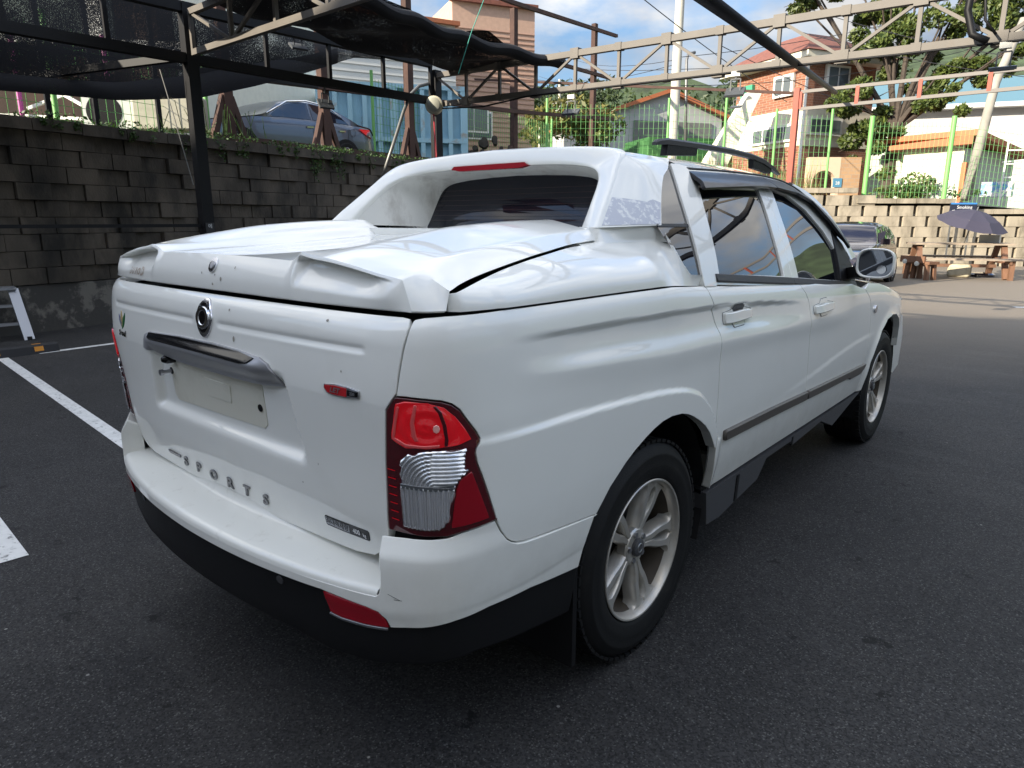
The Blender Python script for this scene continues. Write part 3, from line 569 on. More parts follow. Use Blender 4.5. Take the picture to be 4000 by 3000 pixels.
for sg,rp,fp in ((1,rdoor,fdoor),(-1,rdoor2,fdoor2)):
    def mir(f): return f if sg>0 else (lambda s,z,o=0.: f(s,z,o)*np.array([-1,1,1]))
    def PS(name,f0,poly,m,par,res=.02,off=0.,dep=.01,rnd=.003,st=None,holes=()):
        v,f,n=panel_data(f0,poly,res,ins=0,off=off,depth=dep,rnd=rnd,step=st or res*.7,holes=holes)
        if sg<0: v=v*np.array([-1,1,1]); n=n*np.array([-1,1,1]); f=[q[::-1] for q in f]
        return mesh_obj(name,v,f,m,par,normals=n)
    M_STRIP=bpy.data.materials.get("bronze_grey_strip") or mat("bronze_grey_strip",(.10,.088,.078),rough=.35,metal=.2)
    PS("door_moulding",body,[(2.33,.6766),(2.8,.6655),(3.2655,.652),(3.268,.620),(2.8,.634),(2.338,.6458)],M_STRIP,rp,.03,.016,.016,.005)
    PS("door_moulding",body,[(3.285,.6515),(3.8,.636),(4.335,.622),(4.30,.600),(4.24,.581),(4.03,.586),(4.005,.600),(3.29,.6195)],M_STRIP,fp,.03,.016,.016,.005)
    # handles: scooped bar on a raised surround
    for (s0,z0,par) in ((2.405,1.115,rp),(3.395,1.053,fp)):
        w_=.128 if s0<3 else .145
        PS("handle_bezel",body,[(s0-w_,z0+.018),(s0-.055,z0+.022),(s0-.045,z0+.040),(s0+.045,z0+.040),(s0+.058,z0+.022),(s0+w_,z0+.012),(s0+w_,z0-.012),(s0+.06,z0-.020),(s0+.045,z0-.038),(s0-.045,z0-.038),(s0-.058,z0-.020),(s0-w_,z0-.018)],M_PAINT,par,.01,.003,.004,.002,.01)
        PS("handle_seam",body,[(s0-w_-.004,z0+.021),(s0-.058,z0+.026),(s0-.048,z0+.044),(s0+.048,z0+.044),(s0+.062,z0+.026),(s0+w_+.004,z0+.015),(s0+w_+.004,z0-.015),(s0+.064,z0-.024),(s0+.048,z0-.042),(s0-.048,z0-.042),(s0-.062,z0-.024),(s0-w_-.004,z0-.021)],M_GREYP,par,.03,.0012,0)
        PS("handle_grip",lambda s,z,o=0.: body(s,z,o+.022*np.clip(1-((s-s0)/w_)**4,0,1)),[(s0-w_+.006,z0+.014),(s0,z0+.018),(s0+w_-.008,z0+.010),(s0+w_-.004,z0),(s0+w_-.008,z0-.010),(s0,z0-.012),(s0-w_+.006,z0-.014)],M_PAINT,par,.008,.007,.012,.005,.008)
    PS("side_lamp",body,[(4.41+.028*math.cos(k*.524),.945+.02*math.sin(k*.524)) for k in range(12)],M_CHROME,fend if sg>0 else fend2,.02,.008,.008,.004)
    # --- cabin sides ---
    CPL=[(.3267,1.2405),(.3499,1.3344),(.3721,1.4358),(.3992,1.5394),(.4300,1.618),(.448,1.66)]
    CPR=[(.577,1.6482),(.5525,1.5895),(.5179,1.4842),(.4742,1.3537),(.4209,1.2358)]
    PS("c_pillar",cab,[*CPL,(.52,1.662),(.58,1.656),*CPR],M_PAINT,truck,.02,.010,.025,.003)
    rw=[(.600,1.588),(1.2885,1.600),(1.2665,1.54),(1.203,1.394),(1.1502,1.222),(.477,1.271),(.507,1.3444),(.5507,1.476)]
    rfm=[(.4310,1.240),(.4842,1.3537),(.5279,1.4842),(.5625,1.5895),(.583,1.648),(1.0,1.660),(1.400,1.664),(1.352,1.55),(1.300,1.40),(1.262,1.2955),(1.228,1.177)]
    PS("rear_door_frame",cab,rfm,M_PAINT,rp,.02,.006,.02,.003,holes=[rw])
    PS("window_seal",cab,[(.592,1.600),(1.298,1.610),(1.276,1.54),(1.212,1.394),(1.1585,1.205),(.466,1.258),(.498,1.3444),(.5425,1.476)],M_SEAL,rp,.04,-.008,0)
    PS("window_glass",cab,[(.60,1.588),(1.280,1.600),(1.2560,1.54),(1.1930,1.394),(1.1402,1.222),(.477,1.271),(.507,1.3444),(.5507,1.476)],M_TINT,rp,.04,-.004,0)
    fw=[(1.492,1.610),(1.7275,1.585),(1.93,1.515),(2.087,1.405),(2.16,1.31),(2.175,1.215),(2.15,1.135),(1.335,1.2047),(1.385,1.375),(1.427,1.49)]
    ffm=[(1.236,1.176),(1.270,1.2955),(1.308,1.40),(1.360,1.55),(1.408,1.664),(1.73,1.655),(1.95,1.626),(2.11,1.569),(2.2288,1.4957),(2.3093,1.4194),(2.3773,1.3413),(2.372,1.2135),(2.34,1.115),(1.8,1.142)]
    PS("front_door_frame",cab,ffm,M_PAINT,fp,.02,.006,.02,.003,holes=[fw])
    PS("window_seal",cab,[(1.492,1.622),(1.73,1.597),(1.945,1.523),(2.10,1.412),(2.18,1.312),(2.190,1.215),(2.16,1.115),(1.32,1.19),(1.375,1.375),(1.42,1.49)],M_SEAL,fp,.04,-.008,0)
    PS("window_glass",cab,fw,M_TINT,fp,.04,-.004,0)
    PS("mirror_sail",cab,[(2.05,1.14),(2.16,1.31),(2.23,1.40),(2.33,1.33),(2.36,1.2135),(2.33,1.12)],M_BLACKP,fp,.03,.014,.02,.004)
    PS("belt_trim",cab,[(.4381,1.274),(.9,1.238),(1.235,1.211),(1.232,1.190),(.9,1.216),(.4325,1.254)],M_GREYP,rp,.04,.016,.016,.004)
    PS("belt_trim",cab,[(1.240,1.2105),(1.8,1.163),(2.335,1.119),(2.332,1.098),(1.8,1.142),(1.237,1.1895)],M_GREYP,fp,.04,.016,.016,.004)
    # quarter window behind the cab
    qw=[(.364,1.634),(.440,1.640),(.4255,1.6018),(.4095,1.5236),(.3831,1.4405),(.3672,1.381),(.3363,1.2765),(.2377,1.2818),(.2152,1.2951),(.2026,1.3255),(.1738,1.3769),(.1390,1.4362),(.1338,1.4451),(.2147,1.5198),(.3104,1.5968)]
    PS("quarter_window",cab,qw,M_TINT,truck,.03,.0,0)
    PS("quarter_divider",cab,[(.136,1.4405),(.372,1.4385),(.375,1.4485),(.140,1.4505)],M_SEAL,truck,.05,.003,.0)
    # smoked wind deflectors
    M_VIS=bpy.data.materials.get("smoked_visor") or mat("smoked_visor",(.022,.022,.025),rough=.34,coat=.15,spec=.35)
    vt=lambda y,z,o=0.: cab(y,z,o+.042*smooth_(0,1,(bs_(y,[.5,1.0,1.45,1.73,1.95,2.11,2.2288,2.3093,2.3773],[1.645,1.657,1.662,1.653,1.624,1.567,1.4937,1.4174,1.34])-z)/.05))
    PS("wind_deflector",vt,[(.575,1.6412),(1.0,1.653),(1.44,1.659),(1.450,1.610),(1.30,1.610),(1.0661,1.603),(.6859,1.5846),(.5580,1.578)],M_VIS,rp,.012,.008,.012,.002)
    PS("wind_deflector",vt,[(1.452,1.659),(1.73,1.650),(1.95,1.620),(2.11,1.562),(2.2288,1.4887),(2.3093,1.4120),(2.355,1.33),(2.325,1.312),(2.268,1.375),(2.1582,1.465),(1.9931,1.560),(1.7868,1.597),(1.462,1.611)],M_VIS,fp,.012,.008,.012,.002)
    # sill, side step
    PS("inner_sill",lambda y,z,o=0.: np.stack([.885-.06*smooth_(.45,.30,z)+o+0*y,y,z],-1),[(.46,.452),(2.55,.446),(2.55,.425),(.46,.430)],M_BLACKP,truck,.1,0.,.05)
    MB().prism([(.46,.437),(.48,.300),(.60,.292),(.74,.310),(.99,.338),(1.085,.412),(1.40,.412),(1.41,.386),(1.87,.408),(2.09,.334),(2.46,.402),(2.60,.425),(2.62,.432)],'x',sg*.80,sg*.905).build("side_step",M_GREYP,truck)
    MB().prism([(.735,.316),(.76,.318),(.775,.426),(.75,.427)],'x',sg*.9,sg*.909).build("step_joint",M_BLACKP,truck); MB().prism([(1.405,.39),(1.42,.386),(1.43,.43),(1.415,.43)],'x',sg*.9,sg*.909).build("step_joint",M_BLACKP,truck)
    MB().box((sg*.835,.575,.50),(.05,.045,.115)).build("sill_end",M_STEP,truck)
    # door mirror, facing back
    mx_,my,mz=1.034*sg,2.05,1.243
    mo=empty("door_mirror"); mo.parent=fp
    def mshape(u,v,a,b,d0):
        th=2*math.pi*u; ex=.62; c,s_=math.cos(th),math.sin(th)
        x=a*math.copysign(abs(c)**ex,c); z=b*math.copysign(abs(s_)**ex,s_)
        k=v; r=math.sqrt(max(0,1-k**2.4)); return (mx_+x*(.45+.55*r),my+d0*k,mz+z*(.40+.60*r)-.01*k)
    grid_obj("mirror_shell",lambda u,v: mshape(u,v,.092,.077,.12),40,10,M_PAINT,mo,sharp=60,closeu=True,flip=True)
    grid_obj("mirror_rim",lambda u,v:(mshape(u,0,.092-.013*v,.077-.011*v,0)[0],my-.010*math.sin(v*math.pi)+.006*v,mshape(u,0,.092-.013*v,.077-.011*v,0)[2]),40,6,M_PAINT,mo,sharp=80,closeu=True)
    MB().add([(mshape(k/40,0,.080,.067,0)[0],my+.004,mshape(k/40,0,.080,.067,0)[2]) for k in range(40)],[tuple(range(40))]).build("mirror_glass",mat("mirror_silver",(.30,.32,.36),rough=.02,metal=1.) if "mirror_silver" not in bpy.data.materials else bpy.data.materials["mirror_silver"],mo,fix=False)
    MB().tube([(mx_+sg*.034,my+.003,mz-.030),(mx_+sg*.034,my-.006,mz-.030)],0.022,20).build("blind_spot_mirror",M_CHROME,mo)
    MB().bar((mx_-sg*.08,my+.05,mz-.05),(.86*sg,my+.20,1.17),.05,.06).build("mirror_arm",M_BLACKP,mo)
# --- base rails of the bed cover ---
def rail_top(y):
    x=bs_(np.array([y]),[-.92,-.86,-.6,-.43,-.25,-.09,.05,.12,.172],[.880,.872,.812,.795,.762,.742,.765,.795,.818])[0]
    z=bs_(np.array([y]),[-.92,-.86,-.75,-.6,-.43,-.25,-.09,.05,.155],[1.292,1.302,1.322,1.346,1.370,1.386,1.391,1.392,1.392])[0]
    if y>.172:
        z=float(np.interp(y,[.172,.186,.210,.242,.34],[1.392,1.375,1.322,1.284,1.276])); x=max(x if y<.18 else 0,cab(np.array([y]),np.array([z]),.010)[0][0])
    return x,z
def railf(u,v):
    y=-.852+u*(.330+.852); xt,z1=rail_top(y); s=float(s_of_y(np.array([max(y,-.6)]))); 
    q=body(np.array([float(s_of_y(np.array([y]))) if y>-.7 else s-(-.6-y)*.93]),np.array([1.2565]),.001)[0]
    x0=q[0] if y>-.72 else .898-.02*smooth_(-.74,-.87,y); z0=float(S['zt'](np.array([y]))[0])-.0015
    cx=x0-.002-(x0-xt)*.55*sm(.0,.17,y); cz=z0+(z1-z0)*.62
    t=v; x=(1-t)**2*x0+2*t*(1-t)*cx+t*t*xt; z=(1-t)**2*z0+2*t*(1-t)*cz+t*t*z1
    if u<.012: x-= .012*(1-u/.012); 
    e=max(0,1-u/.02); return (x-e*e*.010,y+e*e*0,z)
grid_obj("cover_rail",railf,80,14,M_PAINT,truck,sharp=50,mirror=truck)
def rail_end(u,v):
    a=railf(0,v); return (a[0]-.07*u,a[1]+.002+.006*math.sin(min(1,u*6)*1.57)*0,a[2]-.0*u)
grid_obj("rail_end",rail_end,6,14,M_PAINT,truck,sharp=50,mirror=truck,flip=True)
def hoop_base(y):
    return bs_(np.array([y]),[-.30,-.062,.155,.33],[.700,.715,.805,.83])[0], 1.4385+.007*max(0,(y+.06)/.2)
def ledge(u,v):
    y=-.20+u*.374; xt,z1=rail_top(y); xh,zh=hoop_base(y); d=max(0.,(-.062-y)/.14)
    pts=[(xt,z1),(xt-.004,z1+.007),(xh+.005,zh-.013),(xh,zh),(xh-.03,zh)] 
    if d>0: pts=[(xt,z1),(xt-.01,z1+.003),(xh-.0,z1+.004),(xh-.02,z1+.004+(zh-z1)*max(0,1-d)),(xh-.06,z1+.004+(zh-z1)*max(0,1-d*.9))]
    k=v*4; i=min(int(k),3); f=k-i; a,b=pts[i],pts[i+1]; return (a[0]+(b[0]-a[0])*f,y,a[1]+(b[1]-a[1])*f)
grid_obj("cover_ledge",ledge,40,16,M_PAINT,truck,sharp=60,mirror=truck)
# --- hoop (fastback arch) ---
OUT=[(.715,-.062,1.4385),(.692,.005,1.50),(.665,.085,1.565),(.640,.150,1.62),(.622,.195,1.660),(.608,.235,1.688),(.575,.240,1.700),(.50,.240,1.711),(.40,.240,1.7185),(.2,.240,1.7275),(0,.240,1.7305)]
INN=[(.628,-.020,1.4385),(.612,.045,1.505),(.590,.115,1.567),(.575,.150,1.596),(.558,.172,1.618),(.528,.194,1.636),(.490,.208,1.6475),(.42,.217,1.658),(.33,.221,1.6645),(.18,.222,1.669),(0,.222,1.6705)]
GLS=[(.455,.300,1.43),(.452,.325,1.47),(.447,.355,1.53),(.442,.378,1.575),(.430,.389,1.598),(.405,.395,1.613),(.375,.398,1.622),(.33,.400,1.628),(.27,.401,1.634),(.14,.402,1.640),(0,.402,1.643)]
def resamp(P,n):
    P=np.array(P); t=np.concatenate([[0],np.cumsum(np.linalg.norm(np.diff(P,axis=0),axis=1))]); 
    u=np.linspace(0,t[-1],400); Q=np.c_[[np.interp(u,t,P[:,k]) for k in range(3)]].T
    k=np.exp(-.5*(np.arange(-14,15)/6.)**2); k/=k.sum()
    pad=np.concatenate([2*Q[0]-Q[14:0:-1],Q,np.array([-1,1,1])*Q[-2:-16:-1]])
    Q2=np.c_[[np.convolve(pad[:,k_],k,'valid') for k_ in range(3)]].T; Q2[0]=Q[0]; Q2[-1]=Q[-1]
    return Q2
def par_(P,ref,n=60):
    # sample by the control index so rows of different outlines stay matched
    Q=resamp(P,400); P=np.array(P); t=np.concatenate([[0],np.cumsum(np.linalg.norm(np.diff(P,axis=0),axis=1))]); t=t/t[-1]*399
    idx=np.interp(np.linspace(0,len(P)-1,n+1),np.arange(len(P)),t); return np.c_[[np.interp(idx,np.arange(400),Q[:,k]) for k in range(3)]].T
NO=60; PO,PI,PG=par_(OUT,0),par_(INN,0),par_(GLS,0)
def full(P): return np.concatenate([P,(P*np.array([-1,1,1]))[::-1][1:]])
FO,FI,FG=full(PO),full(PI),full(PG)
hoop=empty("roll_hoop"); hoop.parent=truck
def bead(A,B,rows):
    """rows: list of (t, push) between outlines A and B; push along -y (towards the rear)"""
    V=[];n=len(A)
    for t,px_,pz in rows:
        V+= [tuple(A[i]*(1-t)+B[i]*t+np.array([0,-px_,pz])) for i in range(n)]
    F=[(r*n+i,(r+1)*n+i,(r+1)*n+i+1,r*n+i+1) for r in range(len(rows)-1) for i in range(n-1)]
    return V,F
def fixn(o,outdir=None):
    bm=bmesh.new(); bm.from_mesh(o.data); bmesh.ops.recalc_face_normals(bm,faces=bm.faces); bm.to_mesh(o.data); bm.free(); return o
FO2=FO*np.array([.992,1,1])+np.array([0,.02,.006])
v,f=bead(FO,FI,[(-.10,-.022,.0),(-.05,-.008,.0),(-.015,-.001,0),(.03,.003,0),(.2,.006,0),(.5,.007,0),(.8,.005,0),(.93,.003,0),(1.0,-.001,0),(1.03,-.008,0),(1.05,-.016,0),(1.06,-.026,0)])
o=mesh_obj("hoop_face",v,f,M_PAINT,hoop,smooth=True,sharp=70)
# tunnel from the opening to the rear window
M_TUN=mat("dusty_white",(.70,.70,.66),rough=.5,coat=.2,dirt=(.16,.13,.10),dscale=10,dpos=(.50,.82),dfac=.7,aniso=.45)
FI2=FI+np.array([0,.018,0])
v,f=bead(FI2,FG,[(.0,0,0),(.05,0,0),(.3,0,.003),(.6,0,.003),(1.0,0,0)])
mesh_obj("hoop_tunnel",v,f,M_TUN,hoop,smooth=True,sharp=70)
rg=MB(); n=len(FG); rg.add([tuple(q+np.array([0,.0,0])) for q in FG],[tuple(range(n))]); rg.build("rear_window",M_TINTB,truck,fix=False)
hl=MB()
for k in range(7):
    z=1.46+.0215*k; y=.30+(z-1.43)*(.402-.300)/(1.643-1.43)-.0025; xw=.44-.0*k
    hl.bar((-xw,y,z),(xw,y,z),.0007,.0007)
hl.build("heater_lines",mat("heater_copper",(.10,.05,.045),rough=.4),truck)
# third brake light under the lip of the hoop
bl=[(-.205,-.004),(-.19,.008),(.19,.008),(.205,-.004),(.16,-.012),(-.16,-.012)]
MB().prism([(a,b_) for a,b_ in bl],'y',.235,.262).build("high_brake_light",M_LREFL,hoop,loc=(0,-.020,1.6695))
# hoop sides and the fastback top joining the roof
def hside(u,v):
    A=PO; i=u*42; i0=int(min(i,41)); f=i-i0; a=A[i0]*(1-f)+A[i0+1]*f   # rear edge going up
    zb_=1.4385+(1.690-1.4385)*u
    # front edge: along the quarter window's edge then roof joint
    fy=bs_(np.array([u]),[0,.35,.72,.80,1.0],[.155,.222,.335,.40,.452])[0]; fz=bs_(np.array([u]),[0,.35,.72,.80,1.0],[1.4455,1.520,1.612,1.640,1.678])[0]
    fx=cab(np.array([fy]),np.array([fz]),.008)[0][0]
    b=np.array([fx,fy,fz]); q=a*(1-v)+b*v; bul=.010*math.sin(math.pi*v); q[0]+=bul
    e=math.exp(-v*16); q[0]-=.006*e
    return tuple(q)
grid_obj("hoop_side",hside,40,24,M_PAINT,hoop,sharp=60,mirror=hoop,flip=True)
stk=[(.03,.02),(.245,.05),(.245,.44),(.30,.55),(.315,.97),(.02,.97)]
def hs_np(a,b,o=0.):
    a=np.atleast_1d(a);b=np.atleast_1d(b); return np.array([np.array(hside(float(x),float(y)))+np.array([o,0,0]) for x,y in zip(b,a)])
M_STK=mat("worn_sticker",(.52,.54,.60),rough=.6,dirt=(.80,.81,.80),dscale=55,dpos=(.50,.60),dfac=.9)
panel("faded_sticker",hs_np,[(b,a) for a,b in ((.015,.06),(.225,.075),(.265,.66),(.325,.78),(.335,.975),(.018,.975))],.05,M_STK,hoop,ins=0,off=.002,depth=0,step=.04)
# --- roof ---
def roof_c(y): return bs_(np.array([y]),[.24,.5,1.0,1.5,1.95,2.2,2.75],[1.7305,1.742,1.752,1.745,1.700,1.60,1.16])[0]
def roof_e(y):
    z=bs_(np.array([y]),[.24,.45,.58,1.0,1.45,1.73,1.95,2.13,2.28,2.40,2.52],[1.690,1.672,1.652,1.664,1.670,1.662,1.645,1.615,1.555,1.45,1.25])[0]
    x=cab(np.array([y]),np.array([z]),.004)[0][0]; 
    if y<.5: x=x+( .606-x)*smooth_(.50,.24,y)
    return x,z
def rooff(u,v):
    y=.24+u*(1.95-.24); x1,z1=roof_e(y); zc=roof_c(y); a=abs(v*2-1); sg=1 if v>.5 else -1
    t=math.sin(a*math.pi/2)**.85 if a<1 else 1.; z=z1+(zc-z1)*(1-t**2.6)
    return (sg*x1*t,y,z)
roof=grid_obj("roof",rooff,60,60,M_PAINT,truck,sharp=50)
def wsf(u,v):
    a=abs(v*2-1); sg=1 if v>.5 else -1; ye=1.95+u*(2.52-1.95); yc=1.95+u*(2.80-1.95)
    x1,z1=roof_e(ye); zc=roof_c(yc) if yc<2.75 else 1.16-.0*(yc-2.75)
    t=math.sin(a*math.pi/2)**.9 if a<1 else 1.; k=1-t**2.2
    return (sg*x1*t,ye+(yc-ye)*k,z1+(zc-z1)*k)
grid_obj("windscreen",wsf,24,40,M_TINT,truck,sharp=60)
for sg in (1,-1):
    ap=[roof_e(1.95+.57*k/16) for k in range(17)]; ml=MB(); V=[];F=[]
    for k,(x,z) in enumerate(ap):
        y=1.95+.57*k/16; w=.055+.02*k/16
        V+=[(sg*(x+.004),y-.055-.03*k/16,z-.012),(sg*(x+.006),y,z+.002),(sg*(x-.02),y+.02,z+.014),(sg*(x-.06),y+.03,z+.004)]
    F=[(k*4+j,(k+1)*4+j,(k+1)*4+j+1,k*4+j+1) for k in range(16) for j in range(3)]
    fixn(mesh_obj("a_pillar",V,F,M_PAINT,truck,smooth=True,sharp=70))
    # gutter strip over the doors
    g=[cab(np.array([y]),np.array([bs_(np.array([y]),[.57,1.0,1.45,1.73,1.95,2.11,2.23],[1.651,1.662,1.667,1.6575,1.6285,1.5720,1.498])[0]]),.007)[0]*np.array([sg,1,1]) for y in np.linspace(.57,2.23,30)]
    MB().tube(g,.0045,6).build("roof_gutter",M_SEAL,truck)
    # roof rail
    rr=empty("roof_rail"); rr.parent=truck; X=.60*sg
    V=[];F=[];sec=[(-.016,-.010),(.016,-.012),(.018,.004),(.008,.012),(-.012,.010)]
    RP=[(.475,1.738,.55),(.50,1.745,.9),(.56,1.752,1),(.85,1.757,1),(1.15,1.758,1),(1.37,1.752,1),(1.52,1.738,1.1),(1.66,1.712,1.0),(1.76,1.690,.5)]
    for (y,z,k) in RP:
        for a,b in sec: V.append((X+a*k,y,z+b*k))
    m5=5
    F=[(i*m5+j,(i+1)*m5+j,(i+1)*m5+(j+1)%m5,i*m5+(j+1)%m5) for i in range(len(RP)-1) for j in range(m5)]+[tuple(range(m5))]+[tuple((len(RP)-1)*m5+j for j in reversed(range(m5)))]
    fixn(mesh_obj("rail_bar",V,F,M_GREYP,rr,smooth=True,sharp=50))
    MB().prism([(.55,1.70),(.80,1.715),(.81,1.75),(.56,1.747)],'x',X-.014,X+.014).build("rail_foot",M_BLACKP,rr); MB().prism([(1.40,1.70),(1.62,1.685),(1.64,1.72),(1.46,1.748),(1.39,1.748)],'x',X-.013,X+.013).build("rail_foot",M_BLACKP,rr)
# --- hood and front ---
def hoodf(u,v):
    y=2.50+u*(3.90-2.50); a=abs(v*2-1); sg=1 if v>.5 else -1
    s=float(s_of_y(np.array([min(y,3.45)]))); zz=float(S['zt'](np.array([y]))[0])-.004; xs=body(np.array([s]),np.array([zz]),.0)[0][0]
    if y>3.45: xs=xs*(1-.55*((y-3.45)/.45)**2.2)
    yc=y+.28*(1-a*a)*u**3*.2; zc=zz+.055*(1-u**3); t=a**.8
    return (sg*xs*a,yc,zz+(zc-zz)*(1-t**3))
grid_obj("bonnet",hoodf,40,40,M_PAINT,truck,sharp=60)
MB().prism([(3.55,.82),(3.80,.78),(3.88,.62),(3.86,.40),(3.70,.36),(3.45,.45),(3.45,.62)],'x',-.86,.86).build("front_bumper",M_PAINT,truck)
# --- lid of the bed cover ---
lid_pts=None
def lid_edge(y):
    x=bs_(np.array([y]),[-.90,-.865,-.8,-.6,-.43,-.25,-.088],[.868,.866,.842,.806,.790,.755,.728])[0]
    z=bs_(np.array([y]),[-.90,-.865,-.75,-.6,-.43,-.25,-.088],[1.305,1.309,1.3305,1.3530,1.3770,1.3935,1.4015])[0]
    return x,z
def lid_crease(y):
    x=bs_(np.array([y]),[-.92,-.866,-.74,-.5,-.3,-.085],[.775,.768,.745,.725,.710,.700])[0]
    z=bs_(np.array([y]),[-.92,-.866,-.74,-.5,-.3,-.085],[1.331,1.347,1.376,1.402,1.419,1.432])[0]
    return x,z
def lid_top(x,y):
    a=abs(x); xc,zc=lid_crease(y)
    crest=bs_(np.array([y]),[-.93,-.85,-.66,-.475,-.17,.02],[1.376,1.392,1.422,1.445,1.461,1.464])[0]
    inner=bs_(np.array([y]),[-.93,-.85,-.58,-.3,-.03],[1.386,1.386,1.402,1.422,1.436])[0]
    floor=bs_(np.array([y]),[-.93,-.85,-.5,-.2,.05],[1.360,1.363,1.377,1.392,1.407])[0]+.006*(1-(a/.4)**2 if a<.4 else 0)
    xi=.430+.02*sm(-.9,0,y); xf=xi-.065
    xk=.505
    if a>xk: t=(a-xk)/max(1e-3,xc-xk); z=crest+(zc-crest)*(t**1.2 if t<1 else 1)
    elif a>xi: t=(xk-a)/(xk-xi); z=crest+(inner-crest)*(t**1.5)
    elif a>xf: t=(xi-a)/(xi-xf); z=inner+(floor-inner)*sm(-.05,1.05,t)
    else: z=floor
    return z
YF=lambda a: -.085+.095*(1-sm(.30,.70,a))+.02*(1-(a/.7)**2)      # front edge of the lid in plan
finw=lambda a: sm(.395,.430,a)*(1-sm(.62,.765,a))
YR=lambda a: -.928+.035*(a/.8)**3.2-.011*finw(a)                                # rear edge of the top
# top sheet columns: from centre to the crease, then the side flank
cols=sorted(set([round(q,4) for q in list(np.linspace(0,.345,12))+list(np.linspace(.35,.46,14))+list(np.linspace(.47,.70,14))]))
NR=44
def lid_col(a_rel,j):
    pass
V=[];F=[];NCn=len(cols)
allc=[-c for c in cols[::-1][:-1]]+cols if cols[0]==0 else None
rows=[]
for j in range(NR+1):
    t=j/NR; row=[]
    fx=1.0
    def pt(c):
        a=abs(c)/.70; y0,y1=YR(abs(c)),YF(abs(c)); y=y0+(y1-y0)*t; xc,_=lid_crease(y); x=c if abs(c)<.5 else math.copysign(.5+(abs(c)-.5)*(xc-.5)/.2,c)
        return (x,y,lid_top(x,y))
    base=[pt(c) for c in allc]
    # flanks
    def flank(sg):
        out_=[]; p0=base[-1] if sg>0 else base[0]; xe,ze=lid_edge(max(p0[1],-.90)); ye=p0[1]
        if j<3: xe,ye,ze=((.806,-.9145,1.268),(.839,-.893,1.268),(.866,-.868,1.269))[j]

        for k in (.06,.18,.4,.62,.82,.96,1.0):
            x=abs(p0[0])+(xe-abs(p0[0]))*k; z=p0[2]+(ze-p0[2])*k**1.12; y=p0[1]+(ye-p0[1])*k
            out_.append((sg*x,y,z))
        out_.append((sg*(xe-.006),y,ze-.004)); out_.append((sg*(xe-.03),y,ze-.004))
        return out_
    row=flank(-1)[::-1]+base+flank(1); rows.append(row)
W_=len(rows[0])
V=[q for r in rows for q in r]
F=[(j*W_+i,j*W_+i+1,(j+1)*W_+i+1,(j+1)*W_+i) for j in range(NR) for i in range(W_-1)]
# front edge turned down
b=len(V); V+=[(x*.99,y+.006,z-.006) for x,y,z in rows[-1]]+[(x*.985,y+.007,z-.045) for x,y,z in rows[-1]]
F+=[(NR*W_+i,NR*W_+i+1,b+i+1,b+i) for i in range(W_-1)]+[(b+i,b+i+1,b+W_+i+1,b+W_+i) for i in range(W_-1)]
lid=mesh_obj("bed_cover_lid",V,F,M_PAINT,truck,smooth=True,sharp=38)
# rear face of the lid with the two fins
_r=[q for q in rows[0] if q[0]>=0][:-2]; TOPX=[q[0] for q in _r]; TOPY=[q[1] for q in _r]; TOPZ=[q[2] for q in _r]
def lidface(u,v):
    x=(u*2-1); a=abs(x); sg=1 if x>=0 else -1; a=min(1.,a)
    xx=a*.806; 
    yb=float(bs_(np.array([xx]),[0,.3,.55,.70,.775,.81,.84,.868],[-.962,-.959,-.949,-.934,-.924,-.913,-.896,-.872])[0])
    zb=1.2665-.002*a
    yt=float(np.interp(xx,TOPX,TOPY)); zt_=float(np.interp(xx,TOPX,TOPZ))
    fin=finw(xx)
    # profile from the lip down: lip, underside recess, belly, bottom edge
    prof=[(0,0),(.05,.0),(.10,.02),(.30,.10),(.34,.13),(.5,.35),(.75,.68),(.94,.95),(1.,1.)]
    k=v
    yt+=.011*fin; y=yt+(yb-yt)*k; z=zt_+(zb-zt_)*k
    # fin undercut
    cut=fin*.026*sm(.07,.17,k)*(1-sm(.25,.75,k)); y+=cut
    lip=fin*.011*(1-sm(.06,.15,k)); y-=lip
    bel=.010*math.sin(math.pi*k)*(1-fin*.3)*(1-sm(.74,.80,xx)); y-=bel
    if k>.95: y+=.004*((k-.95)/.05)**2
    return (sg*xx,y,z)
us=np.unique(np.concatenate([np.linspace(0,.40,24),np.linspace(.40,.55,30),np.linspace(.55,1,60),np.array(TOPX)/.806]).round(5))
us=np.concatenate([-us[::-1][:-1],us]); vs=np.concatenate([np.linspace(0,.6,26),np.linspace(.63,1,12)])
V=[lidface((q+1)/2,t) for q in us for t in vs]; m_=len(vs)
F=[(i*m_+j,i*m_+j+1,(i+1)*m_+j+1,(i+1)*m_+j) for i in range(len(us)-1) for j in range(m_-1)]
b=len(V); V+=[(lidface((q+1)/2,1.)[0]*.995,lidface((q+1)/2,1.)[1]+.05,1.266) for q in us]
F+=[(i*m_+m_-1,b+i,b+i+1,(i+1)*m_+m_-1) for i in range(len(us)-1)]
mesh_obj("lid_face",V,F,M_PAINT,lid,smooth=True,sharp=33)
def lid_uv(a,b,o=0.):
    a=np.atleast_1d(a);b=np.atleast_1d(b); r=[]
    for x,z in zip(a,b):
        zt1=float(np.interp(min(abs(x),.8),TOPX,TOPZ)); q=lidface((x/.806+1)/2,float(np.clip((zt1-z)/(zt1-1.2655),0,1))); r.append((q[0],q[1]-o,q[2]))
    return np.array(r)
disc('lid_lock',lid_uv,.0,1.3375,.0195,M_CHROME,lid,.006,1.0,20,.008); disc('lock_cylinder',lid_uv,.0,1.3375,.010,M_SILV,lid,.008,1.0,14,.003)
M_FADE=mat("faded_decal",(.40,.33,.27),rough=.6,dirt=(.72,.72,.70),dscale=60,dpos=(.50,.66),dfac=.6)
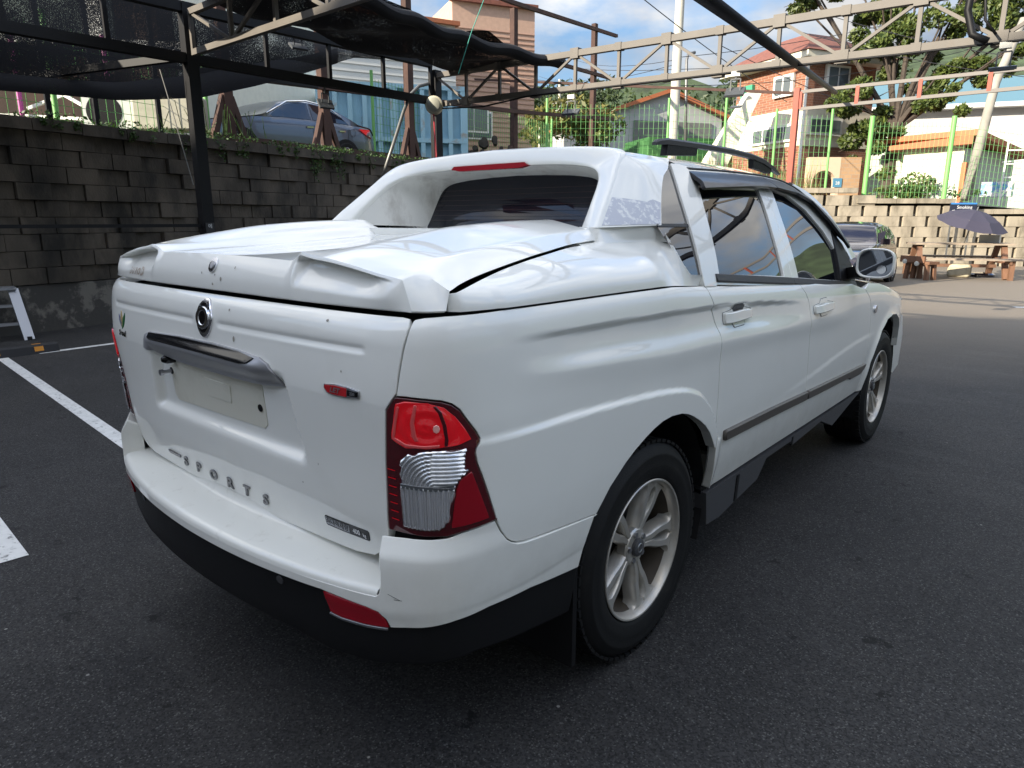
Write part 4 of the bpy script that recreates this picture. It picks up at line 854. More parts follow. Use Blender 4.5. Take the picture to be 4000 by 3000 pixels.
for ch,x0 in zip("EURO",(-.615,-.588,-.560,-.532)): text_on("decal_letter",ch,lid_uv,x0,1.293,.021,M_FADE,lid,off=.0012,bold=.0015,shear=.25,sx=1.1)
text_on("decal_letter","D",lid_uv,-.502,1.294,.027,M_FADE,lid,off=.0012,bold=.002,shear=.2,sx=1.15)
# small stains and chips on the lid and tailgate
M_SPK=mat("stain",(.30,.28,.24),rough=.7)
def stain(fn,a,b,w_,h_,par,rr): 
    q=random.Random(rr); P=[(a+w_*q.uniform(.6,1.1)*math.cos(k*.9),b+h_*q.uniform(.6,1.1)*math.sin(k*.9)) for k in range(7)]
    panel("paint_stain",fn,P,.02,M_SPK,par,ins=0,off=.0012,depth=0,step=.01)
for i,(a,b,w_,h_) in enumerate(((.055,1.300,.005,.008),(-.06,1.312,.004,.004),(.01,1.283,.005,.005),(.12,1.334,.003,.005),(.02,1.31,.003,.004))): stain(lid_uv,a,b,w_,h_,lid,i)
for i,(a,b,w_,h_) in enumerate(((.135,1.222,.004,.004),(.165,1.145,.006,.010),(.57,1.232,.005,.004),(.42,.79,.003,.003),(.63,1.12,.003,.003),(.50,.86,.002,.004))): stain(body,a,b,w_,h_,tailgate,20+i)
# bed floor under the lid, dark
MB().box((0,-.38,1.20),(1.62,1.05,.06)).box((0,.36,1.27),(1.4,.1,.20)).build("bed_liner",M_DARKIN,truck)
MB().box((0,.14,1.40),(1.38,.38,.06)).build("cover_deck",M_PAINT,truck)
# cabin core and underbody
MB().box((0,1.75,.42),(1.5,4.2,.22)).box((0,-.45,.52),(1.5,.8,.22)).build("underbody",M_DARKIN,truck)
MB().prism([(.35,1.05),(.43,1.60),(1.9,1.62),(2.45,1.12)],'x',-.60,.60).build("cabin_core",M_DARKIN,truck)
# wheel wells
for Y in (0,3.06):
    for sg in (1,-1):
        ml=MB(); V=[];F=[];n=18
        for i in range(n+1):
            a=math.pi*(-.12+1.24*i/n); 
            for x in (.885,.50): V.append((sg*x,Y+.02+.455*math.cos(a),.41+.455*math.sin(a)))
        F=[(2*i,2*i+1,2*i+3,2*i+2) for i in range(n)]
        mesh_obj("wheel_well",V,F,M_DARKIN,truck)
# --- wheels ---
def make_wheel(loc,sg,rot):
    wh=empty("wheel",loc); wh.parent=truck
    RT=.381
    prof=[(.232,-.100),(.250,-.118),(.285,-.128),(.325,-.128),(.352,-.118),(.368,-.102),(.377,-.085)]
    for x in (-.058,-.020,.020,.058): prof+=[(RT-.0008*abs(x)*10-.001,x-.006),(RT-.010,x-.0045),(RT-.010,x+.0045),(RT-.0008*abs(x)*10-.001,x+.006)]
    prof+=[(.377,.085),(.368,.102),(.352,.118),(.338,.1235),(.334,.1270),(.328,.1280),(.322,.1265),(.300,.1285),(.285,.128),(.262,.1215),(.252,.1185),(.2465,.112),(.242,.100),(.232,.095)]
    t=MB().lathe([(r,sg*x) for r,x in prof],(0,0,0),'x',96)
    # tread blocks on the shoulders
    for k in range(64):
        a=2*math.pi*k/64
        for x in (-.094,.094):
            c=Vector((sg*x,.3745*math.cos(a),.3745*math.sin(a))); Mx=Matrix.Rotation(a,3,'X'); t.box(c,(.034,.010,.026),0,Mx)
    t.build("tyre",M_TYRE,wh,smooth=True,sharp=40)
    rim=MB().lathe([(r,sg*x) for r,x in [(.244,.112),(.2455,.118),(.243,.1205),(.238,.1195),(.233,.112),(.229,.100),(.226,.085)]],(0,0,0),'x',72)
    ro=rim.build("rim",M_RIM,wh,smooth=True,sharp=40)
    MB().lathe([(r,sg*x) for r,x in [(.227,.087),(.220,.060),(.213,.03),(.205,-.08),(.22,-.10)]],(0,0,0),'x',60).build("rim_barrel",bpy.data.materials.get("dirty_barrel") or mat("dirty_barrel",(.05,.038,.025),rough=.7,dirt=(.05,.04,.03),dscale=8,dpos=(.45,.7)),ro,smooth=True,sharp=60)
    # ten spokes in five pairs, with a slot between the two of a pair
    sp=MB()
    def xs(r): return .098-.020*((.235-r)/.2)**1.5-.0*r
    for k in range(5):
        a0=rot+2*math.pi*k/5
        for s2 in (1,-1):
            V=[];F=[];rs=np.linspace(.045,.236,28)
            for r in rs:
                slot=float(bs_(np.array([r]),[.045,.10,.115,.14,.16,.19,.205,.215,.236],[0,0,.003,.011,.014,.016,.012,.0,.0])[0])
                outw=float(bs_(np.array([r]),[.045,.07,.10,.13,.16,.20,.222,.236],[.024,.025,.029,.038,.045,.050,.064,.108])[0])
                x=xs(r)
                w=[(slot,-.045),(slot,-.006),(slot+.004,0),(outw-.007,0),(outw,-.010),(outw+.002,-.050)]
                for (q,d) in w:
                    ang=a0+s2*q/r; V.append((sg*(x+d),r*math.cos(ang),r*math.sin(ang)))
            n=6; F=[(i*n+j,(i+1)*n+j,(i+1)*n+j+1,i*n+j+1) for i in range(len(rs)-1) for j in range(n-1)]
            sp.add(V,F)
    so_=sp.build("spokes",M_RIM,ro,smooth=True,sharp=35,fix=False); fixn(so_)
    MB().lathe([(.0,sg*.084),(.060,sg*.084),(.066,sg*.078),(.068,sg*.05)],(0,0,0),'x',32).build("hub",M_RIM,ro,smooth=True,sharp=40)
    hc=MB().lathe([(0,sg*.100),(.026,sg*.0995),(.031,sg*.096),(.032,sg*.08)],(0,0,0),'x',28).build("hub_cap",M_GREYP,ro,smooth=True,sharp=40)
    MB().lathe([(.012,sg*.1003),(.0135,sg*.1015),(.0165,sg*.1015),(.018,sg*.1)],(0,0,0),'x',24).build("cap_emblem",M_SILV,ro,smooth=True)
    ln=MB()
    for k in range(5):
        a=rot+2*math.pi*(k+.5)/5; ln.tube([(sg*.07,.048*math.cos(a),.048*math.sin(a)),(sg*.091,.048*math.cos(a),.048*math.sin(a))],.010,6)
    ln.build("lug_nuts",M_SILV,ro)
    MB().lathe([(.03,sg*.02),(.155,sg*.02),(.155,sg*.0),(.03,sg*.0)],(0,0,0),'x',40).build("brake_disc",mat("brake_steel",(.10,.085,.07),rough=.5,metal=.6) if "brake_steel" not in bpy.data.materials else bpy.data.materials["brake_steel"],wh,smooth=True,sharp=40)
    MB().lathe([(.0,-sg*.04),(.21,-sg*.04)],(0,0,0),'x',32).build("wheel_back",M_DARKIN,wh)
    return wh
for Y,r in ((0,-.10),(3.06,.35)):
    make_wheel((.786,Y,.3785),1,r); make_wheel((-.786,Y,.3785),-1,r)
# ================= setting =================
rnd=random.Random(7)
def quadsheet(name,P,m,label,z=None):
    o=MB().add(P,[tuple(range(len(P)))]).build(name,m,fix=False); return tag(o,label,name.replace('_',' '),kind='structure')
LW0=np.array([-8.8,.9]); LD=np.array([math.sin(R(-10)),math.cos(R(-10))]); LN=np.array([-LD[1],LD[0]])   # left wall line, LN points behind the wall
RW0=np.array([-2.83,23.6]); RD=np.array([math.sin(R(50)),math.cos(R(50))]); RN=np.array([-RD[1],RD[0]])
CORN=np.array([-11.5,16.3])
def lw(t,off=0.,z=0.): q=LW0+LD*t+LN*off; return (float(q[0]),float(q[1]),z)
def rw(t,off=0.,z=0.): q=RW0+RD*t+RN*off; return (float(q[0]),float(q[1]),z)
TC=float((CORN-LW0)@LD); KC=float((CORN-RW0)@RD)
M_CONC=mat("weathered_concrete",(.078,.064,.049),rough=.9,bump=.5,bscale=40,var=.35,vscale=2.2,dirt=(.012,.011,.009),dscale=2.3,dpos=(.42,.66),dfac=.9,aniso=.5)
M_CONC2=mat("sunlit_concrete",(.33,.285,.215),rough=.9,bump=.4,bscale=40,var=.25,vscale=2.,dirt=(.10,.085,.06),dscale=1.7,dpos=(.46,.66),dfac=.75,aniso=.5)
M_FOOT=mat("flaking_footing",(.055,.052,.048),rough=.9,bump=.6,bscale=20,dirt=(.20,.185,.16),dscale=3.2,dpos=(.50,.58),dfac=.7)
M_SOIL=mat("terrace_soil",(.10,.085,.06),rough=.95,bump=.5,bscale=20,var=.3,dirt=(.05,.09,.025),dscale=1.5,dpos=(.45,.6))
M_ROADU=mat("upper_road_asphalt",(.16,.155,.14),rough=.9,var=.15,vscale=3)
M_WHITEP=mat("road_paint",(.62,.62,.60),rough=.7,var=.1,vscale=12,dirt=(.10,.10,.10),dscale=26,dpos=(.56,.66),dfac=.8)
# parking lines
def strip(a,b,wd,label):
    a,b=np.array(a),np.array(b); d=(b-a)/np.linalg.norm(b-a); n=np.array([-d[1],d[0]])*wd/2
    o=MB().add([(*(a-n),.004),(*(b-n),.004),(*(b+n),.004),(*(a+n),.004)],[(0,1,2,3)]).build("parking_line",M_WHITEP,fix=False); tag(o,label,"parking line",kind='structure')
strip((-8.1,.14),(-2.55,-.28),.10,"long white parking line running under the truck")
strip((-3.6,-1.12),(-1.53,-1.235),.12,"white parking line ending at the near left corner")
strip((-7.03,.40),(-7.16,3.2),.10,"white line in front of the wheel stop")
# sun patch paint
o=MB().add([(.9,12.6,.004),(2.4,13.5,.004),(2.32,13.62,.004),(.82,12.72,.004)],[(0,1,2,3)]).build("parking_line",M_WHITEP,fix=False); tag(o,"pale worn line on the sunlit part of the lot","parking line",kind='structure')
# terraces
def terr(name,P,z,m,lab): o=MB().add([(x,y,z) for x,y in P],[tuple(range(len(P)))]).build(name,m,fix=False); tag(o,lab,name.replace('_',' '),kind='structure')
a=lw(-25,.2); b=lw(TC,.2); terr("terrace",[a[:2],b[:2],(-16,28),(-60,40),(-60,-20)],2.64,M_SOIL,"soil terrace held up by the left block wall")
k0=KC
up=MB(); 
P0=rw(KC,.25,2.64); P1=rw(0,.25,2.05); P2=rw(16,.25,.9); P3_=rw(16,60,1.6); P4=rw(0,60,2.4); P5=rw(KC-10,60,2.8); up.add([P0,P1,P4,P5],[(0,1,2,3)]).add([P1,P2,P3_,P4],[(0,1,2,3)])
tag(up.build("upper_road",M_ROADU,fix=False),"pale street sloping up behind the right block wall","road",kind='structure')
# ---------------- retaining walls of concrete blocks ----------------
def bjit(s): return rnd.uniform(-s,s)
def block_wall(name,pos,t0,t1,topf,z0,bw,bh,m,label,alt,gap=.0):
    root=empty(name,pos(t0),label,"retaining wall"); ml=MB(); mc=MB()
    rz=math.atan2(pos(1)[1]-pos(0)[1],pos(1)[0]-pos(0)[0]); base=np.array(pos(t0))
    row=0; z=z0
    ztop=max(topf(t0),topf(t1))
    while z<ztop-.1:
        t=t0+(row%2)*bw*.5
        while t<t1:
            if topf(t)-.14>z+bh*.9:
                w_=bw-(.13 if alt else .014)+bjit(.004); d=(bjit(.012)+.02) if alt else rnd.choice((-.03,-.01,.012,.03))+bjit(.008); c=pos(t+bw/2,.15-.05*0)
                c=np.array(c)-base; n=np.array([math.cos(rz+math.pi/2),math.sin(rz+math.pi/2)])
                ml.box((c[0]-n[0]*d,c[1]-n[1]*d,z+bh/2-base[2]),(w_,.36,bh-.008),rz)
            t+=bw
        z+=bh; row+=1
    ml.build("blocks",m,root)
    # backing behind the joints and a stepped coping
    bk=MB(); A=np.array(pos(t0,.10)); B=np.array(pos(t1,.10)); nrm=np.array([math.cos(rz+math.pi/2),math.sin(rz+math.pi/2),0])*.25
    P=[];
    for q,tz in ((A,topf(t0)),(B,topf(t1))):
        for o_ in (0,1):
            for zz in (-.1,tz-.16): r=q+nrm*o_-base; P.append((r[0],r[1],zz))
    bk.add(P,[(0,1,5,4),(2,6,7,3),(1,3,7,5)]); bk.build("backing",m,root)
    t=t0; cp=MB()
    while t<t1:
        w_=.62; zt_=topf(t+w_/2); c=np.array(pos(t+w_/2,.12))-base; cp.box((c[0],c[1],zt_-.075+bjit(.006)),(w_-.012,.46,.15),rz)
        t+=w_
    cp.build("coping",m,root); return root
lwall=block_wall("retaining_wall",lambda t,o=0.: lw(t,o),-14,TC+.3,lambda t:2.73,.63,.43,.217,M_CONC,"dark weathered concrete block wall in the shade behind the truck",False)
ft=MB(); A=np.array(lw(-14,.02)); B=np.array(lw(TC,.02)); d=(B-A)/np.linalg.norm(B-A); rz=math.atan2(d[1],d[0]); c=(A+B)/2-np.array(lw(-14)); ft.box((c[0]+LN[0]*.14,c[1]+LN[1]*.14,.31),(np.linalg.norm(B-A),.36,.62),rz); ft.build("footing",M_FOOT,lwall)
def rtop(t): 
    z=2.41+(t+ 3.22)*-.102; z=min(z,2.8); return round((z-.16)/.325)*.325+.16+.01
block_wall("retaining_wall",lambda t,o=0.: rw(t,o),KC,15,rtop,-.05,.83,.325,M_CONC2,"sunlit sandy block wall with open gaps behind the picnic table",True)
# ---------------- foliage helpers ----------------
def leafmat(name,c1,c2,tr=.25):
    m=bpy.data.materials.new(name); m.use_nodes=True; t=m.node_tree; l=t.links.new; b=t.nodes['Principled BSDF']
    gi=t.nodes.new('ShaderNodeNewGeometry'); r=t.nodes.new('ShaderNodeValToRGB'); r.color_ramp.elements[0].color=(*c1,1); r.color_ramp.elements[1].color=(*c2,1)
    l(gi.outputs['Random Per Island'],r.inputs[0]); l(r.outputs[0],b.inputs['Base Color']); b.inputs['Roughness'].default_value=.55
    tb=t.nodes.new('ShaderNodeBsdfTranslucent'); l(r.outputs[0],tb.inputs[0]); ms=t.nodes.new('ShaderNodeMixShader'); ms.inputs[0].default_value=tr
    l(b.outputs[0],ms.inputs[1]); l(tb.outputs[0],ms.inputs[2]); l(ms.outputs[0],t.nodes['Material Output'].inputs[0]); return m
M_LEAF=leafmat("broad_leaves",(.028,.055,.012),(.13,.165,.035)); M_LEAFD=leafmat("dark_leaves",(.018,.035,.010),(.05,.075,.02)); M_LEAFY=leafmat("yellow_green_leaves",(.06,.09,.015),(.20,.17,.045)); M_IVY=leafmat("ivy_leaves",(.02,.05,.010),(.06,.12,.02)); M_GRASS=leafmat("dry_grass",(.12,.10,.03),(.25,.19,.07))
M_TRUNK=mat("bark",(.055,.042,.032),rough=.9,bump=.6,bscale=15,var=.3)
def leaves(ml,c,rad,n,size,r,flat=1.):
    for _ in range(n):
        while True:
            q=Vector((r.uniform(-1,1),r.uniform(-1,1),r.uniform(-1,1)))
            if q.length<1: break
        q=q*(q.length**-.35 if q.length>0 else 1); 
        p_=Vector(c)+Vector((q.x*rad[0],q.y*rad[1],q.z*rad[2])); n_=Vector((r.gauss(0,1),r.gauss(0,1),r.gauss(0,1)*flat)).normalized(); u=n_.orthogonal().normalized(); u.rotate(Matrix.Rotation(r.uniform(0,6.28),3,n_)); v=n_.cross(u); s=size*r.uniform(.6,1.3)
        ml.add([p_-u*s,p_-v*s*.42+u*s*.05,p_+u*s,p_+v*s*.42+u*s*.05],[(0,1,2,3)])
def bush(name,c,rad,n,size,m,label,cat,group=None,clumps=8,seed=1):
    r=random.Random(seed); ml=MB(); 
    for k in range(clumps):
        q=Vector((r.uniform(-.7,.7)*rad[0],r.uniform(-.7,.7)*rad[1],r.uniform(-.5,.7)*rad[2])); f=r.uniform(.3,.55)
        leaves(ml,Vector(q),(rad[0]*f,rad[1]*f,rad[2]*f),n//clumps,size,r)
    o=ml.build(name,m,fix=False,loc=c); return tag(o,label,cat,group)
# creeping plants hanging over the left wall
ivy=MB(); rv=random.Random(3)
for t,w_,dn in ((.6,.8,.10),(1.6,.8,.15),(2.6,.9,.22),(3.3,.9,.25),(4.5,.7,.15),(5.2,.6,.50),(5.7,.5,.38),(6.4,.8,.2),(7.4,.9,.2),(8.6,1.,.15),(10,1.2,.12)):
    c=lw(t,.02,2.78); leaves(ivy,c,(.26,w_*.6,.07),150,.032,rv)
    for k in range(7):
        tt=t+rv.uniform(-.4,.4)*w_; L_=dn*rv.uniform(.4,1.3); q=lw(tt,-.09,2.72-L_/2); leaves(ivy,q,(.05,.05,L_*.6),34,.028,rv)
for k in range(30):
    t=rv.uniform(2.2,4.2); q=lw(t,.1,2.85); ivy.bar(q,(q[0]+rv.uniform(-.15,.15),q[1]+rv.uniform(-.2,.2),q[2]+rv.uniform(.1,.45)),.008)
tag(ivy.build("creeping_plants",M_IVY,fix=False),"green creeping plants hanging over the left wall coping","plants",kind='stuff')
# ---------------- carport frame and nets ----------------
M_BLK=mat("black_steel",(.006,.006,.007),rough=.55,spec=.25,var=.2)
M_GRYS=mat("grey_painted_steel",(.10,.088,.074),rough=.6,var=.12,vscale=4,dirt=(.10,.075,.055),dscale=6,dpos=(.62,.75),dfac=.6)
M_REDS=mat("red_oxide_steel",(.28,.05,.025),rough=.6,var=.2,vscale=3)
M_BRNS=mat("rusty_brown_steel",(.05,.022,.015),rough=.8,var=.3,vscale=4,bump=.3)
M_GALV=mat("galvanised_pipe",(.17,.17,.165),rough=.45,metal=.5,var=.1)
def post(name,x,y,h,w_,m,label,cat="steel post",group=None):
    return tag(MB().box((0,0,h/2),(w_,w_,h)).box((0,0,.01),(w_*2,w_*2,.02)).build(name,m,loc=(x,y,0)),label,cat,group)
post("carport_post",-6,1.98,3.72,.125,M_BLK,"black steel carport post standing before the left block wall")
post("carport_post",-6,5.65,3.60,.125,M_BLK,"black carport post carrying the round lamp behind the truck")
def truss(name,a0,a1,b0,b1,n,m,label,wc=.07,ww=.036,gus=.12,diag=True,cat="roof truss",mw=None,pm=None):
    """a: bottom chord ends, b: top chord ends"""
    root=empty(name,a0,label,cat); o=Vector(a0); A0,A1,B0,B1=[Vector(q)-o for q in (a0,a1,b0,b1)]
    MB().bar(A0,A1,wc,wc).build("bottom_chord",m,root); MB().bar(B0,B1,wc,wc).build("top_chord",m,root)
    d=(A1-A0).normalized(); side=d.cross(Vector((0,0,1))).normalized()
    for i in range(n+1):
        t=i/n; p,q=A0.lerp(A1,t),B0.lerp(B1,t)
        MB().bar(p,q,ww,ww,tuple(side)).build("upright",mw or m,root)
        if diag and i<n:
            t2=(i+1)/n; p2,q2=A0.lerp(A1,t2),B0.lerp(B1,t2)
            a,b=(p,q2) if i%2 else (q,p2)
            MB().bar(a,b,ww*.8,ww*.8,tuple(side)).build("diagonal",mw or m,root)
        if gus:
            c=(p if i%2 else q); M=Matrix((d,side,(0,0,1))).transposed(); MB().box(c,(gus,wc*1.25,gus),0,M).build("gusset_plate",m,root)
            c=(q if i%2 else p); MB().box(c,(gus*.72,wc*1.25,gus*.72),0,M).build("gusset_plate",m,root)
    return root
truss("roof_truss",(-6,5.65,3.13),(5.4,5.65,2.86),(-6,5.65,3.53),(5.4,5.65,3.28),18,M_GRYS,"long grey lattice truss with gusset plates crossing above the truck")
truss("roof_truss",(-6,-5,3.17),(-6,5.55,3.17),(-6,-5,3.68),(-6,5.55,3.68),12,M_BLK,"black lattice truss running from the left frame edge to the round lamp",.10,.045,0,False)
truss("roof_truss",(5.4,-6,2.9),(5.4,12,2.85),(5.4,-6,3.35),(5.4,12,3.3),16,M_GRYS,"grey lattice truss along the right side of the carport, seen only in the door glass",.09,.05,.12)
post("carport_post",5.4,-2.5,3.3,.12,M_GRYS,"grey carport post to the right of the camera")
truss("roof_truss",(-5.9,1.98,3.22),(1.5,1.98,3.22),(-5.9,1.98,3.62),(1.5,1.98,3.62),9,M_GRYS,"dark lattice truss at the top edge above the bed cover",.06,.04,0)
truss("roof_truss",(-2.85,12,3.48),(6,12,3.44),(-2.85,12,3.78),(6,12,3.69),9,mat("dull_pipe_grey",(.17,.155,.14),rough=.7),"far pair of grey pipes joined by red spacers",.055,.06,0,False,"pipe frame",M_REDS)
post("red_post",-2.92,12,3.85,.10,M_REDS,"red steel post in front of the brick house")
tag(MB().bar((-11.2,12,5.0),(-2.9,12,3.76),.05).build("pipe_rail",M_BRNS,fix=True),"thin brown pipe running to the top of the red post","pipe")
tag(MB().tube([(0.351,1.000,2.482),(-2.238,12.000,3.700)],.038,8).build("purlin_pipe",M_BLK,smooth=True),"black diagonal pipe crossing over the grey truss","pipe")
tag(MB().bar((-9.4,2.0,3.28),(-6,1.98,3.22),.07).bar((-9.4,5.6,3.7),(-6,5.65,3.5),.06).bar((-9.0,-4,3.45),(-9.4,5.6,3.45),.05).build("side_rail",M_BLK),"black side rails tying the carport to the left wall","pipe") if False else None
tag(MB().bar((-9.2,.2,2.98),(-6,1.98,3.2),.075).build("side_rail",M_BLK),"black rail crossing the dark net at left","pipe")
tag(MB().bar((-8.7,-3,3.46),(-8.9,5.6,3.70),.05).build("side_rail",M_BLK),"upper black rail behind the dark net","pipe")
for i,(t,lab) in enumerate(((-.12,"leftmost black upright behind the dark net"),(.62,"black upright behind the dark net, second from left"),(1.25,"black upright behind the dark net beside the bright wall strip"),(2.2,"thin black upright right of the near carport post"))):
    q=lw(t,.15); tag(MB().box((0,0,.9),(.06,.06,1.8)).build("net_upright",M_BLK,loc=(q[0],q[1],2.7)),lab,"steel post")
def netmat(name,dens,col=(.006,.006,.008)):
    m=bpy.data.materials.new(name); m.use_nodes=True; t=m.node_tree; l=t.links.new; b=t.nodes['Principled BSDF']; b.inputs['Base Color'].default_value=(*col,1); b.inputs['Roughness'].default_value=.9
    tc=t.nodes.new('ShaderNodeTexCoord'); n=t.nodes.new('ShaderNodeTexNoise'); n.inputs['Scale'].default_value=105; n.inputs['Detail'].default_value=3; n.inputs['Roughness'].default_value=.7; l(tc.outputs['Object'],n.inputs['Vector'])
    n2=t.nodes.new('ShaderNodeTexNoise'); n2.inputs['Scale'].default_value=2; l(tc.outputs['Object'],n2.inputs['Vector'])
    ad=t.nodes.new('ShaderNodeMath'); ad.operation='MULTIPLY_ADD'; ad.inputs[1].default_value=.35; l(n2.outputs['Fac'],ad.inputs[0]); l(n.outputs['Fac'],ad.inputs[2])
    r=t.nodes.new('ShaderNodeMapRange'); r.inputs[1].default_value=dens-.04; r.inputs[2].default_value=dens+.04; r.inputs[3].default_value=1; r.inputs[4].default_value=0; l(ad.outputs[0],r.inputs[0]); l(r.outputs[0],b.inputs['Alpha']); return m
M_NET=netmat("shade_net_cloth",.80); M_NETD=netmat("folded_net_cloth",.86)
def sheet(name,f,nu,nv,m,label,cat="shade net"):
    V=[f(i/nu,j/nv) for i in range(nu+1) for j in range(nv+1)]; F=[(i*(nv+1)+j,(i+1)*(nv+1)+j,(i+1)*(nv+1)+j+1,i*(nv+1)+j+1) for i in range(nu) for j in range(nv)]
    return tag(mesh_obj(name,V,F,m,smooth=True),label,cat)
def lownet(y): return float(np.interp(y,[-6,-2,.56,1.74,2.79,3.5,4.2,5.3,5.9],[2.75,2.80,2.836,2.87,3.04,3.26,3.50,3.92,4.0]))
sheet("shade_net",lambda u,v:(-7.5+.10*math.sin(v*3.1)+.04*math.sin(u*22+v*4),-6+u*11.9,lownet(-6+u*11.9)+(4.15-lownet(-6+u*11.9))*v),60,14,M_NET,"large sagging black shade net hanging along the left side")
sheet("net_fold",lambda u,v:(-7.42+.05*math.sin(u*30)+.10*v*(1-v),-6+u*11.0,lownet(-6+u*11.0)-.01+(.16+.05*math.sin(u*17)+.10*u)*v),60,6,M_NETD,"thick gathered lower hem of the hanging black net")
def rnet(u,v):
    y=1.0+u*4.75; x=-4.0-v*1.75+ .12*math.sin(u*7); z=3.72+.10*math.sin(v*3.14)*-1+.05*math.sin(u*19+v*5)-.10*(1-v)**3*abs(math.sin(u*12))-.12*u
    return (x,y,z)
sheet("shade_net",rnet,60,20,M_NETD,"black shade net roof gathered above the near truss")
sheet("net_fold",lambda u,v:(-4.0+.12*math.sin(u*7)+.09*math.cos(v*6.28),1.0+u*4.95,3.58-.12*u+.07*math.sin(v*6.28)+.02*math.sin(u*40)),60,10,M_NETD,"rolled edge of the black roof net ending at the truss")
tag(MB().bar((-6,-5,1.405),(-6,1.92,1.40),.035).build("hand_rail",M_BLK),"thin black rail running left from the near carport post","rail")
# ---------------- things on the carport ----------------
M_LAMPG=mat("lamp_grey",(.06,.065,.07),rough=.5); M_LWHT=mat("off_white_plastic",(.55,.54,.48),rough=.5); M_LGLS=mat("lamp_glass",(.22,.23,.25),rough=.2)
def flood(x,y,z,rz,tilt,label,white=True):
    root=empty("flood_light",(x,y,z),label,"flood light","flood lights on the carport frame",rz=rz)
    if white: MB().box((0,0,-.03),(.09,.06,.05)).build("junction_box",M_LWHT,root)
    MB().bar((-.05,0,-.08),(-.05,0,-.20),.012).bar((.05,0,-.08),(.05,0,-.20),.012).bar((-.05,0,-.08),(.05,0,-.08),.012).bar((0,0,0),(0,0,-.08),.02).build("bracket",M_LAMPG,root)
    M=Matrix.Rotation(tilt,3,'X'); MB().box((0,0,-.21),(.20,.14,.028),0,M).build("housing",M_LAMPG,root); MB().box(M@Vector((0,0,-.016))+Vector((0,0,-.21)),(.17,.11,.006),0,M).build("lens",M_LGLS,root)
    return root
flood(-3.5,5.62,3.00,.3,.5,"flood light hanging left of the rusty brown post"); flood(-1.35,5.62,3.0,.2,.7,"flood light hanging below the centre of the grey truss")
flood(1.02,5.62,2.93,.1,.2,"flood light hanging at the right end of the grey truss"); flood(-6,3.35,3.74,1.4,.6,"flood light under the black net beside the sky gap")
flood(-6,3.7,3.12,1.4,.9,"flood light on the lower black chord over the grey sedan",False); flood(-4.1,12,3.85,.2,.3,"small flood light on the brown pipe near the utility pole",False)
hl_=empty("round_lamp",(-5.93,5.55,3.10),"round cream lamp on the black post behind the truck","lamp",rz=R(40))
MB().lathe([(0,-.10),(.10,-.10),(.125,-.085),(.13,-.05),(.13,.02),(.10,.05),(0,.05)],(0,0,0),'y',28).build("housing",mat("lamp_cream",(.50,.47,.36),rough=.5),hl_,smooth=True,sharp=40); MB().lathe([(0,-.115),(.085,-.112),(.10,-.10)],(0,0,0),'y',24).build("lens",mat("lamp_lens",(.33,.33,.28),rough=.3),hl_,smooth=True)
cp=[(-6.020,4.586,2.035),(-6.020,4.821,2.519),(-6.020,5.032,2.975),(-6.020,5.165,3.208),(-6.020,5.340,3.350),(-6.020,5.523,3.406),(-6.020,5.662,3.386)]
tag(MB().tube(cp,.025,10).build("curved_pipe",M_GALV,smooth=True),"grey pipe bent over at its top beside the round lamp","pipe")
tag(MB().tube([(-5.9,5.5,3.0),(-5.88,5.52,2.4),(-5.9,5.5,1.8)],.012,6).tube([(-5.86,5.47,2.9),(-5.84,5.46,2.2),(-5.85,5.47,1.7)],.010,6).build("hanging_cord",mat("red_cord",(.35,.03,.04),rough=.6),smooth=True),"red and dark cords hanging on the lamp post","cord")
tag(MB().tube([(-6.100,1.684,3.035),(-6.100,1.769,2.624),(-6.100,1.920,1.848)],.006,5).build("thin_rope",mat("rope_grey",(.22,.22,.21),rough=.7)),"thin grey rope slanting down beside the near carport post","rope")
tag(MB().tube([(-3.679,4.200,3.807),(-3.874,4.200,3.512),(-4.090,4.200,3.105)],.005,5).build("thin_rope",mat("rope_teal",(.05,.30,.24),rough=.7)),"teal string tied between net roof and truss","rope")
tag(MB().tube([(-5.9,5.6,3.06),(-5,5.6,3.0),(-4.2,5.6,3.05),(-3.2,5.6,3.03),(-2,5.6,3.0),(-1,5.6,2.98),(.2,5.6,2.94),(1.2,5.6,2.92),(3,5.6,2.88)],.011,6).build("power_cable",M_BLK,smooth=True),"black cable strung along the bottom chord of the grey truss","cable")
tag(MB().tube([(.75,5.5,3.6),(.72,5.52,3.2),(.78,5.5,3.0),(.9,5.5,2.93)],.03,8).tube([(.80,5.5,3.6),(.86,5.5,3.1),(.95,5.52,2.98)],.012,6).build("hanging_cord",M_BLK,smooth=True),"black bundle of cables hanging at the right of the truss","cord")
sg_=MB().box((0,0,0),(.014,.10,.12)).build("post_tag",mat("tag_black",(.02,.02,.022),rough=.5),loc=(-5.93,1.98,1.37)); tag(sg_,"small black tag with white letters on the near carport post","tag")
def wtext(name,txt,size,m,parent,loc,rot,bold=0.,sx=1.):
    v,f=text_mesh(txt,size,bold); v=v*np.array([sx,1,1])
    o=mesh_obj(name,v,f,m,parent); o.location=loc; o.rotation_euler=rot; return o
wtext("lettering","에",.055,mat("tag_white",(.7,.7,.7),rough=.6),sg_,(.0085,0,.02),(R(90),0,R(90)))
